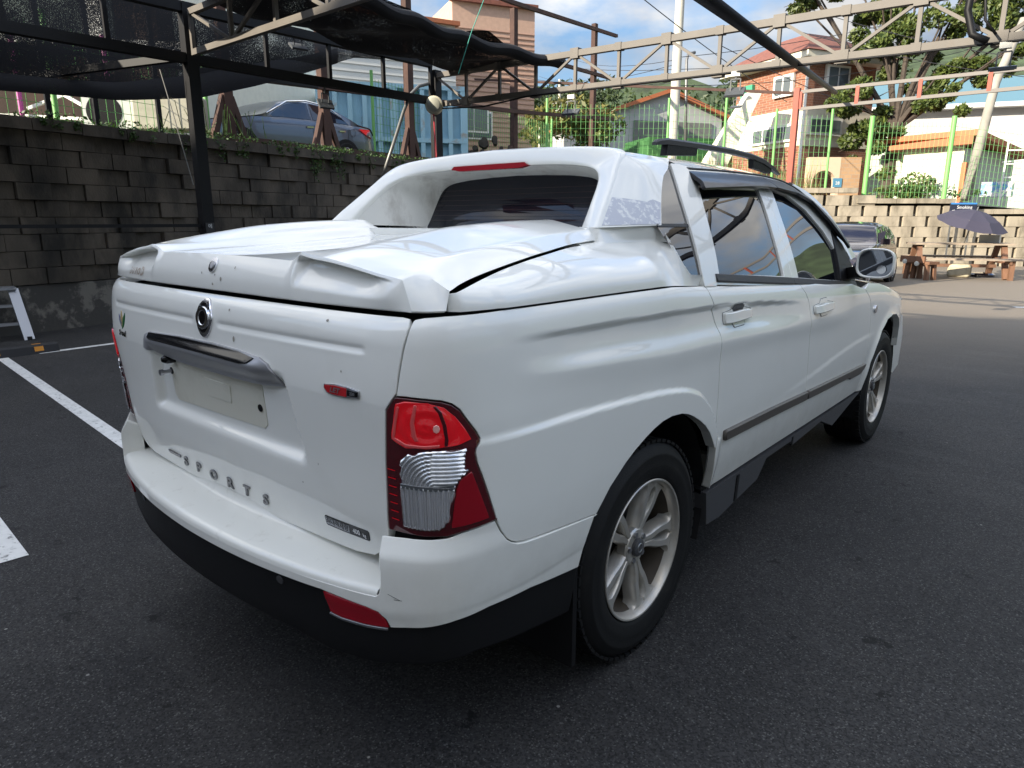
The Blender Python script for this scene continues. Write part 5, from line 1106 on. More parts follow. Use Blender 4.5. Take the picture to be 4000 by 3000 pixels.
# ---------------- rusty posts with rails on the wall ----------------
def hpost(q,h,label):
    root=empty("rusty_post",q,label,"steel post","rusty brown posts with rails on the left wall")
    MB().box((0,0,h/2),(.16,.16,h)).build("post",M_BRNS,root)
    rz=R(100); 
    for s_ in (1,-1): MB().bar((LD[0]*s_*.38,LD[1]*s_*.38,0),(LD[0]*s_*.07,LD[1]*s_*.07,.85),.09,.10).build("brace",M_BRNS,root)
    return root
hpost(lw(3.6,.35,2.64),4.2,"rusty post at the front of the grey sedan with a pair of braces"); hpost(lw(5.85,.35,2.64),4.2,"rusty post crossing the rear of the grey sedan with braces")
hpost(lw(8.5,.35,2.64),4.2,"rusty post standing before the blue container"); hpost(lw(13.2,.35,2.64),4.45,"tall rusty post before the pink siding building, its top against the sky"); hpost(lw(18.6,.35,2.64),5.25,"rusty post standing alone against the clouds right of the net")
for z0,z1,t0,lab in ((6.50,7.85,2,"top rusty rail across the brown posts"),(5.55,6.40,4,"middle rusty rail across the brown posts"),(3.78,5.05,3,"lower rusty rail passing behind the grey sedan")):
    tag(MB().bar(lw(t0,.25,z0-.1*(13-t0)*.0),lw(13,.25,z0+(z1-z0)*.5),.10,.10).bar(lw(13,.25,z0+(z1-z0)*.5),lw(20.3,.25,z1),.10,.10).build("pipe_rail",M_BRNS),lab,"pipe rail")
tag(MB().bar(lw(3.2,.30,2.80),lw(12,.30,2.86),.10,.12).build("ground_rail",M_BRNS),"rusty beam lying along the top of the left wall","beam")
# ---------------- green mesh fence ----------------
M_GRN=mat("green_fence_paint",(.16,.40,.11),rough=.45)
M_GWIRE=mat("green_wire",(.10,.30,.08),rough=.5)
def fence(name,pts,h,label,gap=.075,vr=.0045,group=None,cat="mesh fence",postr=.04,wires=True):
    root=empty(name,pts[0],label,cat,group); o=Vector(pts[0])
    for i,q in enumerate(pts):
        q=Vector(q)-o; MB().tube([q,q+Vector((0,0,h+.18))],postr,10).build("fence_post",M_GRN,root,smooth=True,sharp=40)
        if i+1<len(pts) and wires:
            r_=Vector(pts[i+1])-o; L_=(r_-q).length; n=int(L_/gap); ml=MB()
            for k in range(1,n): c=q.lerp(r_,k/n); ml.bar(c,c+Vector((0,0,h)),vr*2)
            for k in range(int(h/.2)+1): ml.bar(q+Vector((0,0,.03+k*.2)),r_+Vector((0,0,.03+k*.2)),vr*2)
            ml.build("wire_panel",M_GWIRE,root)
    return root
fence("mesh_fence",[rw(t,.45,rtop(t)-.12) for t in (KC-.5,-8.0,-6.2,-4.6,-2.85)],2.35,"green wire mesh fence on the far wall left of the red post",.15,.0038)
fence("mesh_fence",[rw(t,.30,rtop(t)-.03) for t in (-1.65,.9,3.6)],2.35,"tall green wire mesh fence on the sunlit wall between two thick posts",.13,.0038,postr=.075)
fence("mesh_fence",[lw(t,.9,2.64) for t in (-1.5,1.1,3.6)],1.5,"low green wire mesh fence behind the left wall beside the air conditioner",.12,.0035)
fence("mesh_fence",[lw(t,2.4,2.64) for t in (9.6,11.7,13.8,16.5,19.5)],2.3,"green wire mesh fence in front of the blue container",.13,.004)
# ---------------- vehicles ----------------
def carprofile(n): pass
def saloon(name,label,L_,paint,prof,zb,W_,wheelx,wr,glass,loc,rz,lights=None,belt=.95):
    """prof: list of (x,zbelt,zroof): body loft along x; cross-section narrows above the belt"""
    root=empty(name,loc,label,"car",rz=rz)
    xs=np.linspace(0,L_,49); P=np.array(prof); zb_l=lambda x: bs_(np.array([x]),P[:,0],P[:,1])[0]; zr_l=lambda x: bs_(np.array([x]),P[:,0],P[:,2])[0]
    def sec(x):
        e=min(x,L_-x); w=W_/2*(1-.16*max(0,1-e/.55)**2.2); z1=zb_l(x); z2=max(zr_l(x),z1+.002); g=min(1,(z2-z1)/.45)
        wt=w*(1-.24*g); lo=zb
        return [(w*.93,lo),(w*.99,lo+.14),(w,lo+.30),(w*.985,z1-.10),(w*.955,z1),(w*.94-.0,z1+(z2-z1)*.05),(wt+(w*.94-wt)*.12,z1+(z2-z1)*.86),(wt*.90,z1+(z2-z1)*.965),(wt*.6,z2),(0,z2+.012*g)]
    rows=[sec(x) for x in xs]; V=[];F=[];K=len(rows[0])*2-1
    for x,r in zip(xs,rows):
        full_=[(-a,b) for a,b in r]+[(a,b) for a,b in r[::-1][1:]]
        V+=[(x,a,b) for a,b in full_]
    for i in range(len(xs)-1):
        for j in range(K-1): F.append((i*K+j,(i+1)*K+j,(i+1)*K+j+1,i*K+j+1))
    F+=[tuple(range(K)),tuple((len(xs)-1)*K+j for j in range(K))[::-1]]
    o=MB(); o.v=V;o.f=F; body_=o.build("body",paint,root,smooth=True,sharp=40)
    # wheel arches and wheels
    for x in wheelx:
        for s_ in (1,-1):
            MB().lathe([(0,s_*(W_/2-.06)),(wr+.065,s_*(W_/2-.06)),(wr+.07,s_*(W_/2+.008)),(wr+.045,s_*(W_/2+.012)),(0,s_*(W_/2+.006))],(x,0,wr),'y',30).build("wheel_arch",M_DARKIN,root)
            wl=empty("wheel",(x,s_*(W_/2-.06),wr)); wl.parent=root
            MB().lathe([(wr*.62,s_*.08),(wr*.72,s_*.095),(wr*.93,s_*.09),(wr,s_*.06),(wr,-s_*.08),(wr*.6,-s_*.08)],(0,0,0),'y',36).build("tyre",M_TYRE,wl,smooth=True,sharp=40)
            rm=MB().lathe([(wr*.66,s_*.084),(wr*.63,s_*.088),(wr*.58,s_*.05)],(0,0,0),'y',36)
            for k in range(5):
                a=2*math.pi*k/5+.3; rm.bar((.0,s_*.075,.0),(math.cos(a)*wr*.62,s_*.080,math.sin(a)*wr*.62),.075,.02,(0,1,0))
            rm.lathe([(0,s_*.092),(wr*.16,s_*.09),(wr*.18,s_*.07)],(0,0,0),'y',16); rm.build("rim",M_SILV,wl)
    return root,sec
def side_glass(root,sec,poly,m,W_,name="side_window",off=.006):
    """poly in (x, fraction between belt 0 and roof edge 1)"""
    for s_ in (1,-1):
        def f(u,v,o=0.):
            u=np.atleast_1d(u);v=np.atleast_1d(v); out_=[]
            for a,b in zip(u,v):
                r=sec(float(a)); p0,p1=r[5],r[6]; out_.append((a,(p0[0]+(p1[0]-p0[0])*b+off+o)*1.,p0[1]+(p1[1]-p0[1])*b))
            return np.array(out_)*np.array([1,s_,1])
        vv,ff,nn=panel_data(f,poly,.15,off=0,depth=0,step=.12); mesh_obj(name,vv,ff,m,root,normals=nn)
M_SIL=mat("silver_blue_paint",(.10,.115,.14),rough=.35,metal=.6,coat=.8); M_DARKC=mat("dark_plum_paint",(.016,.012,.018),rough=.2,coat=1.,spec=.5)
M_VG=mat("car_glass",(.012,.012,.02),rough=.03,spec=.8)
# grey sedan on the terrace; local x runs from nose to tail
q0=np.array(lw(3.8,2.55))[:2]; q1=np.array(lw(8.6,2.25))[:2]; rzc=math.atan2(*(q1-q0)[::-1])
sed,sc_=saloon("parked_car","silver blue sedan parked on the terrace behind the rusty posts",4.65,M_SIL,[(0,.62,.63),(.25,.76,.77),(1.15,.92,.93),(1.45,.95,1.0),(2.1,.97,1.36),(2.7,.98,1.44),(3.3,.99,1.40),(3.9,1.01,1.16),(4.1,1.02,1.05),(4.5,1.0,1.02),(4.65,.88,.89)],.24,1.80,(.95,3.65),.32,M_VG,(q1[0]-math.cos(rzc)*4.65,q1[1]-math.sin(rzc)*4.65,2.52),rzc)
side_glass(sed,sc_,[(1.65,.05),(1.75,.55),(2.2,.90),(2.72,.97),(2.72,.05)],M_VG,1.8); side_glass(sed,sc_,[(2.78,.05),(2.78,.97),(3.2,.93),(3.62,.62),(3.80,.08)],M_VG,1.8)
MB().tube([(1.6,-.845,1.03),(2.2,-.72,1.34),(2.72,-.69,1.415),(3.25,-.70,1.385),(3.75,-.80,1.12)],.018,6).build("window_chrome",M_CHROME,sed,smooth=True)
for s_ in (1,-1): MB().add([(4.02,s_*.925,.96),(4.42,s_*.86,.985),(4.60,s_*.70,.965),(4.63,s_*.68,.84),(4.50,s_*.865,.80),(4.25,s_*.905,.86)],[(0,1,2,3,4,5)]).build("tail_light",mat("sedan_red_lamp",(.55,.01,.015),rough=.15,coat=1.,emit=((.5,.01,.01),.15)) if "sedan_red_lamp" not in bpy.data.materials else bpy.data.materials["sedan_red_lamp"],sed)
for x in (2.55,3.45): MB().bar((x,-.905,.86),(x+.18,-.905,.87),.02,.03).build("door_handle",M_CHROME,sed)
for x in (2.75,3.74): MB().bar((x,-.903,.93),(x-.04,-.90,.40),.006).build("door_seam",M_SEAL,sed)
MB().lathe([(.078,-.902),(.082,-.904),(.086,-.902)],(3.86,0,.86),'y',24).build("fuel_flap",M_SEAL,sed)
# dark hatchback by the sunlit wall, nose to the right
hat,sh_=saloon("parked_car","dark plum rounded hatchback parked behind the truck's right mirror",3.65,M_DARKC,[(0,.55,.56),(.15,.72,.73),(.6,.86,.87),(1.05,.93,.94),(1.25,.95,1.02),(1.7,.97,1.38),(2.2,.98,1.46),(2.8,.97,1.40),(3.2,.93,1.17),(3.45,.84,.95),(3.65,.6,.62)],.20,1.70,(.62,3.0),.325,M_VG,(-2.80,16.9-3.0*.97,0),R(90)); hat.scale=(.97,.97,.97)
def shield(u,v,o=0.):
    out_=[]
    for a,b2 in zip(np.atleast_1d(u),np.atleast_1d(v)):
        r=sh_(1.22+.44*float(b2)); k=(r[6][0]*.95)*(float(a)); out_.append((1.22+.44*b2-.012,k,r[8][1]+.010-.03*float(a)**2))
    return np.array(out_)
grid_obj("windscreen",lambda u,v: tuple(shield(u*2-1,v)[0]),10,6,M_VG,hat)
side_glass(hat,sh_,[(1.50,.04),(1.72,.78),(1.9,.93),(2.50,.95),(2.50,.04)],M_VG,1.7); side_glass(hat,sh_,[(2.58,.04),(2.58,.93),(2.85,.85),(3.08,.45),(3.08,.06)],M_VG,1.7)
for s_ in (1,-1): MB().box((1.50,s_*.96,1.02),(.10,.20,.13)).build("door_mirror",M_DARKC,hat)
# ---------------- picnic table, umbrella, sign ----------------
M_WOOD=mat("reddish_wood",(.15,.075,.042),rough=.7,var=.25,vscale=6,aniso=.3); M_WOODG=mat("greyed_wood",(.26,.21,.16),rough=.8,var=.2,vscale=5)
TB=np.array([-1.05,19.55]); TR=R(22)
pt=empty("picnic_table",(TB[0],TB[1],0),"wooden picnic table with fixed benches before the sandy wall","picnic table",rz=TR)
tt=MB()
for k in range(4): tt.box((0,-.30+.2*k,.86),(2.3,.18,.05))
tt.build("table_top",M_WOODG,pt)
for s_ in (-1,1):
    bb=MB()
    for k in range(2): bb.box((.1,s_*(.78+.14*k),.50),(2.35,.13,.05))
    bb.build("bench_seat",M_WOODG,pt)
    for x in (-.95,.95):
        MB().bar((x,s_*.70,0),(x,s_*.22,.84),.10,.12,(1,0,0)).build("leg",M_WOOD,pt); MB().bar((x*1.05,s_*.86,0),(x*1.05,s_*.86,.48),.12,.10).build("bench_leg",M_WOOD,pt)
for x in (-.95,.95): MB().bar((x,-.95,.45),(x,.95,.45),.05,.13).build("cross_beam",M_WOOD,pt)
MB().bar((-.9,0,.30),(.9,0,.30),.10,.08).build("stretcher",M_WOOD,pt)
wb=empty("wooden_bench",(-1.595,18.110)+(0,),"short reddish wooden bench with round white knobs left of the picnic table","bench",rz=R(-30))
MB().box((0,0,.42),(.75,.34,.07)).box((-.1,-.18,.50),(.7,.05,.16)).build("seat",M_WOOD,wb)
for x in (-.3,.3):
    for y in (-.12,.12): MB().bar((x,y,0),(x*.9,y*.9,.40),.09).build("leg",M_WOOD,wb)
MB().lathe([(0,-.03),(.06,-.02),(.06,.02),(0,.03)],(-.3,-.20,.44),'y',12).lathe([(0,-.03),(.06,-.02),(.06,.02),(0,.03)],(.05,-.2,.40),'y',12).build("end_caps",M_LWHT,wb)
ux,uy=-1.0,19.6
um=empty("parasol",(ux,uy,.62),"tilted dark purple parasol standing on the picnic table","parasol"); um.scale=(.84,.84,.90)
V=[];F=[];nn_=8
tilt=Matrix.Rotation(R(14),3,'Y')@Matrix.Rotation(R(8),3,'X')
V.append(tuple(tilt@Vector((0,0,1.25))))
rings=[(.32,1.20),(.66,1.08),(.98,.86)]
for r_,h in rings:
    for k in range(24):
        a=2*math.pi*k/24; sc=1-.05*abs(math.sin(a*4)); V.append(tuple(tilt@Vector((r_*sc*math.cos(a),r_*sc*math.sin(a),h-.04*abs(math.sin(a*4))*r_))))
for k in range(24): F.append((0,1+k,1+(k+1)%24))
for i in range(2):
    for k in range(24): F.append((1+i*24+k,1+(i+1)*24+k,1+(i+1)*24+(k+1)%24,1+i*24+(k+1)%24))
mesh_obj("canopy",V,F,mat("purple_cloth",(.034,.031,.052),rough=.8),um,smooth=True,sharp=14)
MB().tube([tilt@Vector((0,0,1.35)),tilt@Vector((0,0,0.02))],.018,8).build("pole",M_GALV,um,smooth=True)
ribs=MB()
for k in range(8):
    a=2*math.pi*k/8; ribs.tube([tilt@Vector((0,0,.9)),tilt@Vector((.72*math.cos(a),.72*math.sin(a),1.06))],.006,4)
ribs.build("ribs",M_GALV,um)
tag(MB().box((0,0,.10),(.44,.30,.20)).build("white_box",M_LWHT,loc=(TB[0]+.62,TB[1]+.35,.885),fix=True),"cream box lying on the picnic table under the parasol","box")
tag(bevel(MB().box((0,0,.17),(.52,.34,.34)).build("stone_block",mat("pale_stone",(.38,.34,.24),rough=.9,var=.2,bump=.5,bscale=12),loc=(-0.959,19.603)+(.0,)),.07,3),"pale stone block lying under the picnic table","stone")
tag(MB().lathe([(0,.10),(.28,.10),(.32,.06),(.32,0)],(0,0,0),'z',24).build("dark_bowl",M_DARKC,loc=(-0.535,20.163)+(0,),smooth=True,sharp=40),"flat black basin on the ground beneath the picnic table","basin")
tag(MB().prism([(0,0),(2.6,0),(2.6,.62),(.35,.70),(0,.5)],'x',0,.9).build("tarp_mound",mat("grey_tarp",(.07,.065,.07),rough=.8,bump=.5,bscale=8),loc=(.75,20.7,0)),"dark covered platform to the right of the picnic table","platform")
sn=empty("wall_sign",(-1.709,24.084,1.783),"small dark blue sign with white letters behind the parasol","sign",rz=R(40))
MB().box((0,0,0),(.82,.04,.40)).build("board",mat("sign_navy",(.02,.025,.045),rough=.4),sn); MB().box((0,-.025,.175),(.80,.012,.05)).build("top_band",mat("sign_blue",(.05,.20,.48),rough=.4),sn)
wtext("lettering","@ Smoking".replace("@","@") if False else "Smoking",.14,mat("sign_white",(.75,.75,.75),rough=.5),sn,(.03,-.024,.06),(R(90),0,0)); wtext("lettering","흡 연 구 역",.16,bpy.data.materials["sign_white"],sn,(0,-.024,-.10),(R(90),0,0),.003)
MB().bar((-.3,.05,-.2),(-.3,.05,-1.6),.04).bar((.3,.05,-.2),(.3,.05,-1.6),.04).build("legs",M_GALV,sn)
# ---------------- ladder and wheel stop at the left ----------------
M_ALU=mat("brushed_aluminium",(.42,.43,.46),rough=.35,metal=.7)
ld=empty("step_ladder",(-8.382,0.414)+(0,),"grey aluminium step ladder standing at the left frame edge","step ladder",rz=R(-8))
for s_ in (-1,1):
    MB().bar((.18*1,s_*.24,0),(-.02,s_*.17,.62),.05,.11,(0,1,0)).build("front_rail",M_ALU,ld); MB().bar((-.50,s_*.22,0),(-.06,s_*.17,.62),.03,.04,(0,1,0)).build("rear_leg",M_ALU,ld)
    MB().box((.185,s_*.24,.02),(.06,.05,.05)).build("rubber_foot",M_SEAL,ld)
for z,w_ in ((.20,.43),(.42,.40)): MB().box((.12-.32*z+.02,0,z),(.10,w_,.03)).build("tread",M_ALU,ld)
MB().box((-.05,0,.635),(.26,.40,.03)).build("platform",M_ALU,ld)
M_RUB=mat("black_rubber",(.014,.014,.016),rough=.7); M_YEL=mat("yellow_reflector",(.62,.24,.01),rough=.5)
ws=empty("wheel_stop",(-6.93,.30,0),"black rubber wheel stop with orange yellow bands by the left wall","wheel stop",rz=R(100-2))
L_=1.8; ws.location=(-6.95-.10,.58-L_/2+.03,0); ws.rotation_euler=(0,0,R(94))
MB().prism([(-.085,0),(-.06,.085),(-.04,.10),(.04,.10),(.06,.085),(.085,0)],'x',-L_/2,L_/2).build("rubber_block",M_RUB,ws)
for x in (-.55,-.20,.28,.70):
    MB().add([(x-.045,-.0790,.030),(x+.045,-.0790,.030),(x+.045,-.0640,.080),(x-.045,-.0640,.080)],[(0,1,2,3)]).add([(x-.045,.0790,.030),(x+.045,.0790,.030),(x+.045,.0640,.080),(x-.045,.0640,.080)],[(3,2,1,0)]).add([(x-.045,-.02,.102),(x+.045,-.02,.102),(x+.045,.02,.102),(x-.045,.02,.102)],[(0,1,2,3)]).build("reflector_band",M_YEL,ws,fix=False)
# ---------------- buildings ----------------
def winmat(): return bpy.data.materials.get("house_window") or mat("house_window",(.10,.12,.13),rough=.08,spec=.7)
M_WF=mat("white_window_frame",(.72,.71,.66),rough=.5)
def facade(name,A,B,z0,z1,dep,m,label,cat="building",wins=(),roof=None,trim=None):
    """front face from A to B (plan), body running away from the camera"""
    A=np.array(A,float);B=np.array(B,float); root=empty(name,(A[0],A[1],z0),label,cat); d=(B-A); L_=np.linalg.norm(d); d/=L_; n=np.array([-d[1],d[0]])
    if n@(A-np.array(CAM[:2]))<0: n=-n
    rz=math.atan2(d[1],d[0]); root.rotation_euler=(0,0,rz); s_=1 if (n@np.array([-d[1],d[0]]))>0 else -1
    MB().box((L_/2,s_*dep/2,(z1-z0)/2),(L_,dep,z1-z0)).build("walls",m,root)
    for (x,z,w_,h,*k) in wins:
        f=MB().box((x,-s_*.03,z),(w_+.16,.10,h+.16)).build("window",M_WF,root)
        MB().box((x-w_/4-.01,-s_*.09,z),(w_/2-.03,.04,h)).box((x+w_/4+.01,-s_*.09,z),(w_/2-.03,.04,h)).build("pane",winmat(),f)
    if roof: 
        m2,ov,th=roof; MB().box((L_/2,s_*dep/2,z1-z0+th/2),(L_+2*ov,dep+2*ov,th)).build("roof",m2,root)
    return root,L_,s_
M_BRW=mat("brown_boards",(.045,.024,.016),rough=.8,var=.3,vscale=3,aniso=.2); M_PANEL=mat("grey_white_panels",(.58,.58,.55),rough=.5,var=.06,vscale=.8); M_PINK=mat("salmon_siding",(.46,.30,.22),rough=.7,var=.08)
M_CREAM=mat("cream_render",(.62,.58,.46),rough=.8,var=.06,vscale=2); M_TRIM=mat("orange_roof_trim",(.38,.12,.045),rough=.6); M_REDR=mat("red_tiles",(.17,.06,.04),rough=.8,var=.2)
def brickmat(name,c1,c2,sc):
    m=mat(name,c1,rough=.85); t=m.node_tree; l=t.links.new; b=t.nodes['Principled BSDF']; tc=t.nodes.new('ShaderNodeTexCoord'); sx=t.nodes.new('ShaderNodeSeparateXYZ'); cx=t.nodes.new('ShaderNodeCombineXYZ'); ad=t.nodes.new('ShaderNodeMath'); ad.operation='ADD'
    l(tc.outputs['Object'],sx.inputs[0]); l(sx.outputs[0],ad.inputs[0]); l(sx.outputs[1],ad.inputs[1]); l(ad.outputs[0],cx.inputs[0]); l(sx.outputs[2],cx.inputs[1])
    br=t.nodes.new('ShaderNodeTexBrick'); br.inputs['Scale'].default_value=sc; br.inputs['Color1'].default_value=(*c1,1); br.inputs['Color2'].default_value=(*c2,1); br.inputs['Mortar'].default_value=(.30,.24,.18,1); br.inputs['Mortar Size'].default_value=.014; l(cx.outputs[0],br.inputs['Vector']); l(br.outputs[0],b.inputs['Base Color']); return m
M_BRICK=brickmat("red_brick",(.25,.10,.055),(.19,.072,.042),2.6); M_BRICKP=brickmat("pale_brick",(.40,.25,.13),(.33,.20,.11),1.8)
# brown house behind the net
b,L_,s_=facade("brown_house",(-15.168,0.384),(-12.172,4.431),2.6,8.5,5,M_BRW,"brown boarded house behind the black net with a wide window","house")
MB().box((L_*.60,-s_*.05,2.95),(2.6,.12,1.75)).build("window_glass",mat("dim_glass",(.14,.17,.15),rough=.25),b); MB().box((L_*.55,-s_*.14,2.0),(5.4,.2,.14)).box((L_*.41,-s_*.10,2.95),(.14,.14,1.7)).box((L_*.80,-s_*.10,2.95),(.22,.14,1.7)).build("white_trim",M_WF,b)
facade("cream_house",(-13.084,4.869),(-16.456,10.778),2.6,7.6,5,mat("bright_render",(.74,.72,.60),rough=.8,var=.05),"bright cream wall showing right of the brown house","house")
M_PNK=mat("magenta_pole",(.35,.05,.22),rough=.5)
for x,lab in ((48,"magenta pole behind the left wall at the frame edge"),(207,"magenta pole beside the green fence post"),): 
    q=(-12.245,2.063,3.163) if x==48 else (-11.100,3.041,3.162); tag(MB().tube([(0,0,0),(0,0,1.8)],.04,8).build("painted_pole",M_PNK,loc=(q[0],q[1],2.6)),lab,"pole")
tag(MB().bar((-12.315,2.179,3.292),(-11.886,2.617,3.520),.05).bar((-11.886,2.617,3.520),(-11.211,3.057,3.086),.05).bar((-11.517,2.932,3.520),(-11.065,3.247,3.291),.05).bar((-12.657,1.856,3.193),(-11.033,3.209,3.086),.05).build("white_lattice",M_WF),"white lattice frame behind the left wall","lattice")
ac=empty("air_conditioner",(-11.040,2.575,2.809),"white outdoor air conditioner standing on the left wall","air conditioner",rz=R(52))
MB().box((.46,.17,.36),(.92,.34,.70)).build("casing",mat("ac_white",(.60,.60,.56),rough=.5),ac); MB().lathe([(0,-.012),(.26,-.010),(.27,.0)],(.32,0,.37),'y',28).build("fan_grille",M_BLK,ac); MB().box((.80,-.006,.52),(.10,.012,.05)).build("badge",mat("ac_blue",(.10,.20,.45),rough=.5),ac)
for x in (.15,.8): MB().box((x,.17,-.12),(.08,.3,.26)).build("foot",M_BLK,ac)
tag(bevel(MB().box((.55,.2,.22),(1.1,.4,.55)).build("concrete_block",mat("pale_concrete",(.42,.40,.32),rough=.9,var=.15),loc=(-10.476,3.103,2.956)),.04),"pale concrete block right of the air conditioner","concrete block"); bpy.data.objects["concrete_block"].rotation_euler=(0,0,R(52))
# container
M_CONT=mat("faded_blue_container",(.30,.50,.60),rough=.6,var=.15,vscale=1.5,dirt=(.30,.16,.07),dscale=1.8,dpos=(.62,.72),dfac=.8)
ca=np.array((-14.685,9.586)); cb=np.array((-12.419,12.873)); L_=np.linalg.norm(cb-ca); rzc2=math.atan2(*(cb-ca)[::-1])
ct=empty("shipping_container",(ca[0],ca[1],2.62),"faded light blue rusty container behind the green fence","container",rz=rzc2)
cm=MB().box((L_/2,1.2,1.2),(L_,2.3,2.4))
cm.build("shell",M_CONT,ct); rb=MB()
for k in range(11): rb.box((.05+(L_-.1)*k/10,-.03,1.2),(.12 if k%5 else .2,.16,2.4))
for z in (.06,1.0,2.38): rb.box((L_/2,-.05,z),(L_,.14,.12))
rb.build("ribs",mat("container_rib_blue",(.34,.55,.64),rough=.6,dirt=(.35,.22,.12),dscale=3,dpos=(.58,.7),dfac=.7),ct)
# white panel warehouse, grey annexe, salmon building
b,L_,s_=facade("panel_warehouse",(-22.198,13.987),(-19.876,20.026),2.6,9.280,8,M_PANEL,"tall white panel warehouse behind the blue container","warehouse",wins=[(5.9,3.05,1.25,.9),(7.25,3.05,1.25,.9),(2.3,3.4,1.1,.8)])
MB().box((L_/2,-s_*.05,9.280-2.6),(L_+.3,.3,.16)).build("eave_trim",M_TRIM,b); sm_=MB()
for k in range(int((9.280-2.6)/.28)): sm_.box((L_/2,-s_*.012,.28*k),(L_,.03,.025))
sm_.build("panel_seams",mat("seam_grey",(.48,.48,.46),rough=.6),b)
b,L_,s_=facade("grey_annexe",(-18.935,8.661),(-18.326,11.885),2.6,5.695,4,mat("dull_panel",(.33,.33,.28),rough=.7),"grey annexe with orange eave behind the sedan","annexe"); MB().box((L_/2,-s_*.1,5.695-2.6+.06),(L_+.6,.5,.12)).build("eave_trim",M_TRIM,b)
b,L_,s_=facade("siding_building",(-22.142,22.147),(-20.280,25.766),2.6,11.132,9,M_PINK,"salmon pink siding building beyond the container","building",wins=[(.9,3.2,1.8,1.1)])
MB().box((L_/2,-s_*.05,11.132-2.6),(L_+.2,.3,.2)).build("roof_edge",M_REDR,b); sm_=MB()
for k in range(34): sm_.box((L_/2,-s_*.02,.22*k+.1),(L_,.04,.03))
sm_.build("siding_shadow_lines",mat("siding_shadow",(.34,.21,.16),rough=.7),b)  # darker strips painted for the shade line under each siding board
# small gabled hall with orange verges
def gable(name,A,B,z0,ze,zr,dep,m,label,mt,th=.22,ov=.35,cat="house"):
    A=np.array(A,float);B=np.array(B,float); d=B-A; L_=np.linalg.norm(d); rz=math.atan2(d[1],d[0]); root=empty(name,(A[0],A[1],z0),label,cat,rz=rz)
    MB().prism([(0,0),(L_,0),(L_,ze-z0),(L_/2,zr-z0),(0,ze-z0)],'y',0,dep).build("walls",m,root)
    for s_ in (0,1):
        x0=-ov if s_==0 else L_+ov; sl=(zr-ze)/(L_/2); za=ze-z0-ov*sl
        MB().add([(x0,-ov,za),(L_/2,-ov,zr-z0),(L_/2,dep+ov,zr-z0),(x0,dep+ov,za),(x0,-ov,za+th),(L_/2,-ov,zr-z0+th),(L_/2,dep+ov,zr-z0+th),(x0,dep+ov,za+th)],[(0,1,2,3),(4,7,6,5),(0,4,5,1),(1,5,6,2),(2,6,7,3),(3,7,4,0)]).build("roof",mt,root)
    return root,L_
gb,L_=gable("gabled_hall",(-20.538,32.982),(-16.639,39.015),1.5,7.525,8.539,10,mat("grey_cladding",(.38,.38,.37),rough=.7,var=.06),"grey gabled hall with bright orange roof verges","hall",) if False else gable("gabled_hall",(-20.538,32.982),(-16.639,39.015),1.5,7.332,8.539,10,mat("grey_cladding",(.38,.38,.37),rough=.7,var=.06),"grey gabled hall with bright orange roof verges",M_TRIM)
MB().box((L_*.55,-.06,7.332-1.5-.9),(L_*.7,.1,1.1)).build("louvre_panel",mat("dark_louvre",(.14,.14,.13),rough=.7),gb); MB().box((L_*.5,-.08,1.6),(L_*.95,.1,.9)).build("white_band",M_PANEL,gb)
b,L_,s_=facade("green_shed",(-15.718,28.986),(-13.273,32.425),1.2,5.366,3,mat("green_sheet",(.035,.12,.035),rough=.6,var=.1),"low green sheet metal shed in front of the gabled hall","shed")
# brick house
bA,bB,bC=np.array((-11.772,29.651)),np.array((-8.224,27.948)),np.array((-6.542,31.412)); bD=bA+bC-bB+0.0
bz0=1.2; bz1=7.614; b=empty("brick_house",(float(bB[0]),float(bB[1]),bz0),"red brick house with white middle storey and tiled roof by the red post","house"); H_=bz1-bz0
loc_=lambda q,z: (float(q[0]-bB[0]),float(q[1]-bB[1]),z)
def hull(ml,P,z0,z1): ml.add([loc_(q,z0) for q in P]+[loc_(q,z1) for q in P],[(3,2,1,0),(4,5,6,7)]+[(i,(i+1)%4,(i+1)%4+4,i+4) for i in range(4)]); return ml
bP=[bA,bB,bC,bD]; cc=(bA+bB+bC+bD)/4; grow=lambda k:[cc+(q-cc)*(1+k/np.linalg.norm(q-cc)) for q in bP]
hull(MB(),bP,0,H_).build("walls",M_BRICK,b); hull(MB(),grow(.06),4.397-bz0,5.856-bz0).build("white_storey",M_CREAM,b)
hull(MB(),grow(.75),H_,H_+.24).build("eave",M_CREAM,b)
rp=grow(.85); rt_=[cc+(q-cc)*.35 for q in bP]; MB().add([loc_(q,H_+.25) for q in rp]+[loc_(q,H_+1.35) for q in rt_],[(3,2,1,0),(4,5,6,7)]+[(i,(i+1)%4,(i+1)%4+4,i+4) for i in range(4)]).build("roof",M_REDR,b)
def hwin(P,Q_,f0,f1,z0,z1,n=2):
    d=(Q_-P); L=np.linalg.norm(d); d=d/L; nn=np.array([d[1],-d[0]]); 
    if nn@(np.array(CAM[:2])-P)<0: nn=-nn
    rz=math.atan2(d[1],d[0]); c=P+d*L*(f0+f1)/2+nn*.09; w_=L*(f1-f0); f=MB().box(loc_(c,(z0+z1)/2),(w_+.16,.12,z1-z0+.16),rz).build("window",M_WF,b)
    g=MB()
    for k in range(n): q=P+d*(L*f0+w_*(k+.5)/n)+nn*.16; g.box(loc_(q,(z0+z1)/2),(w_/n-.09,.03,z1-z0-.04),rz)
    g.build("pane",winmat(),f)
hwin(bB,bC,.27,.56,6.694-bz0,7.437-bz0); hwin(bB,bC,.08,.52,4.905-bz0,5.438-bz0,3)
hwin(bA,bB,.62,.85,6.460-bz0,7.133-bz0); hwin(bA,bB,.35,.95,4.670-bz0,5.201-bz0,4)
q=loc_(bB,0); MB().tube([(q[0]+.1,q[1]-.12,0),(q[0]+.1,q[1]-.12,H_)],.06,8).build("downpipe",M_WF,b)
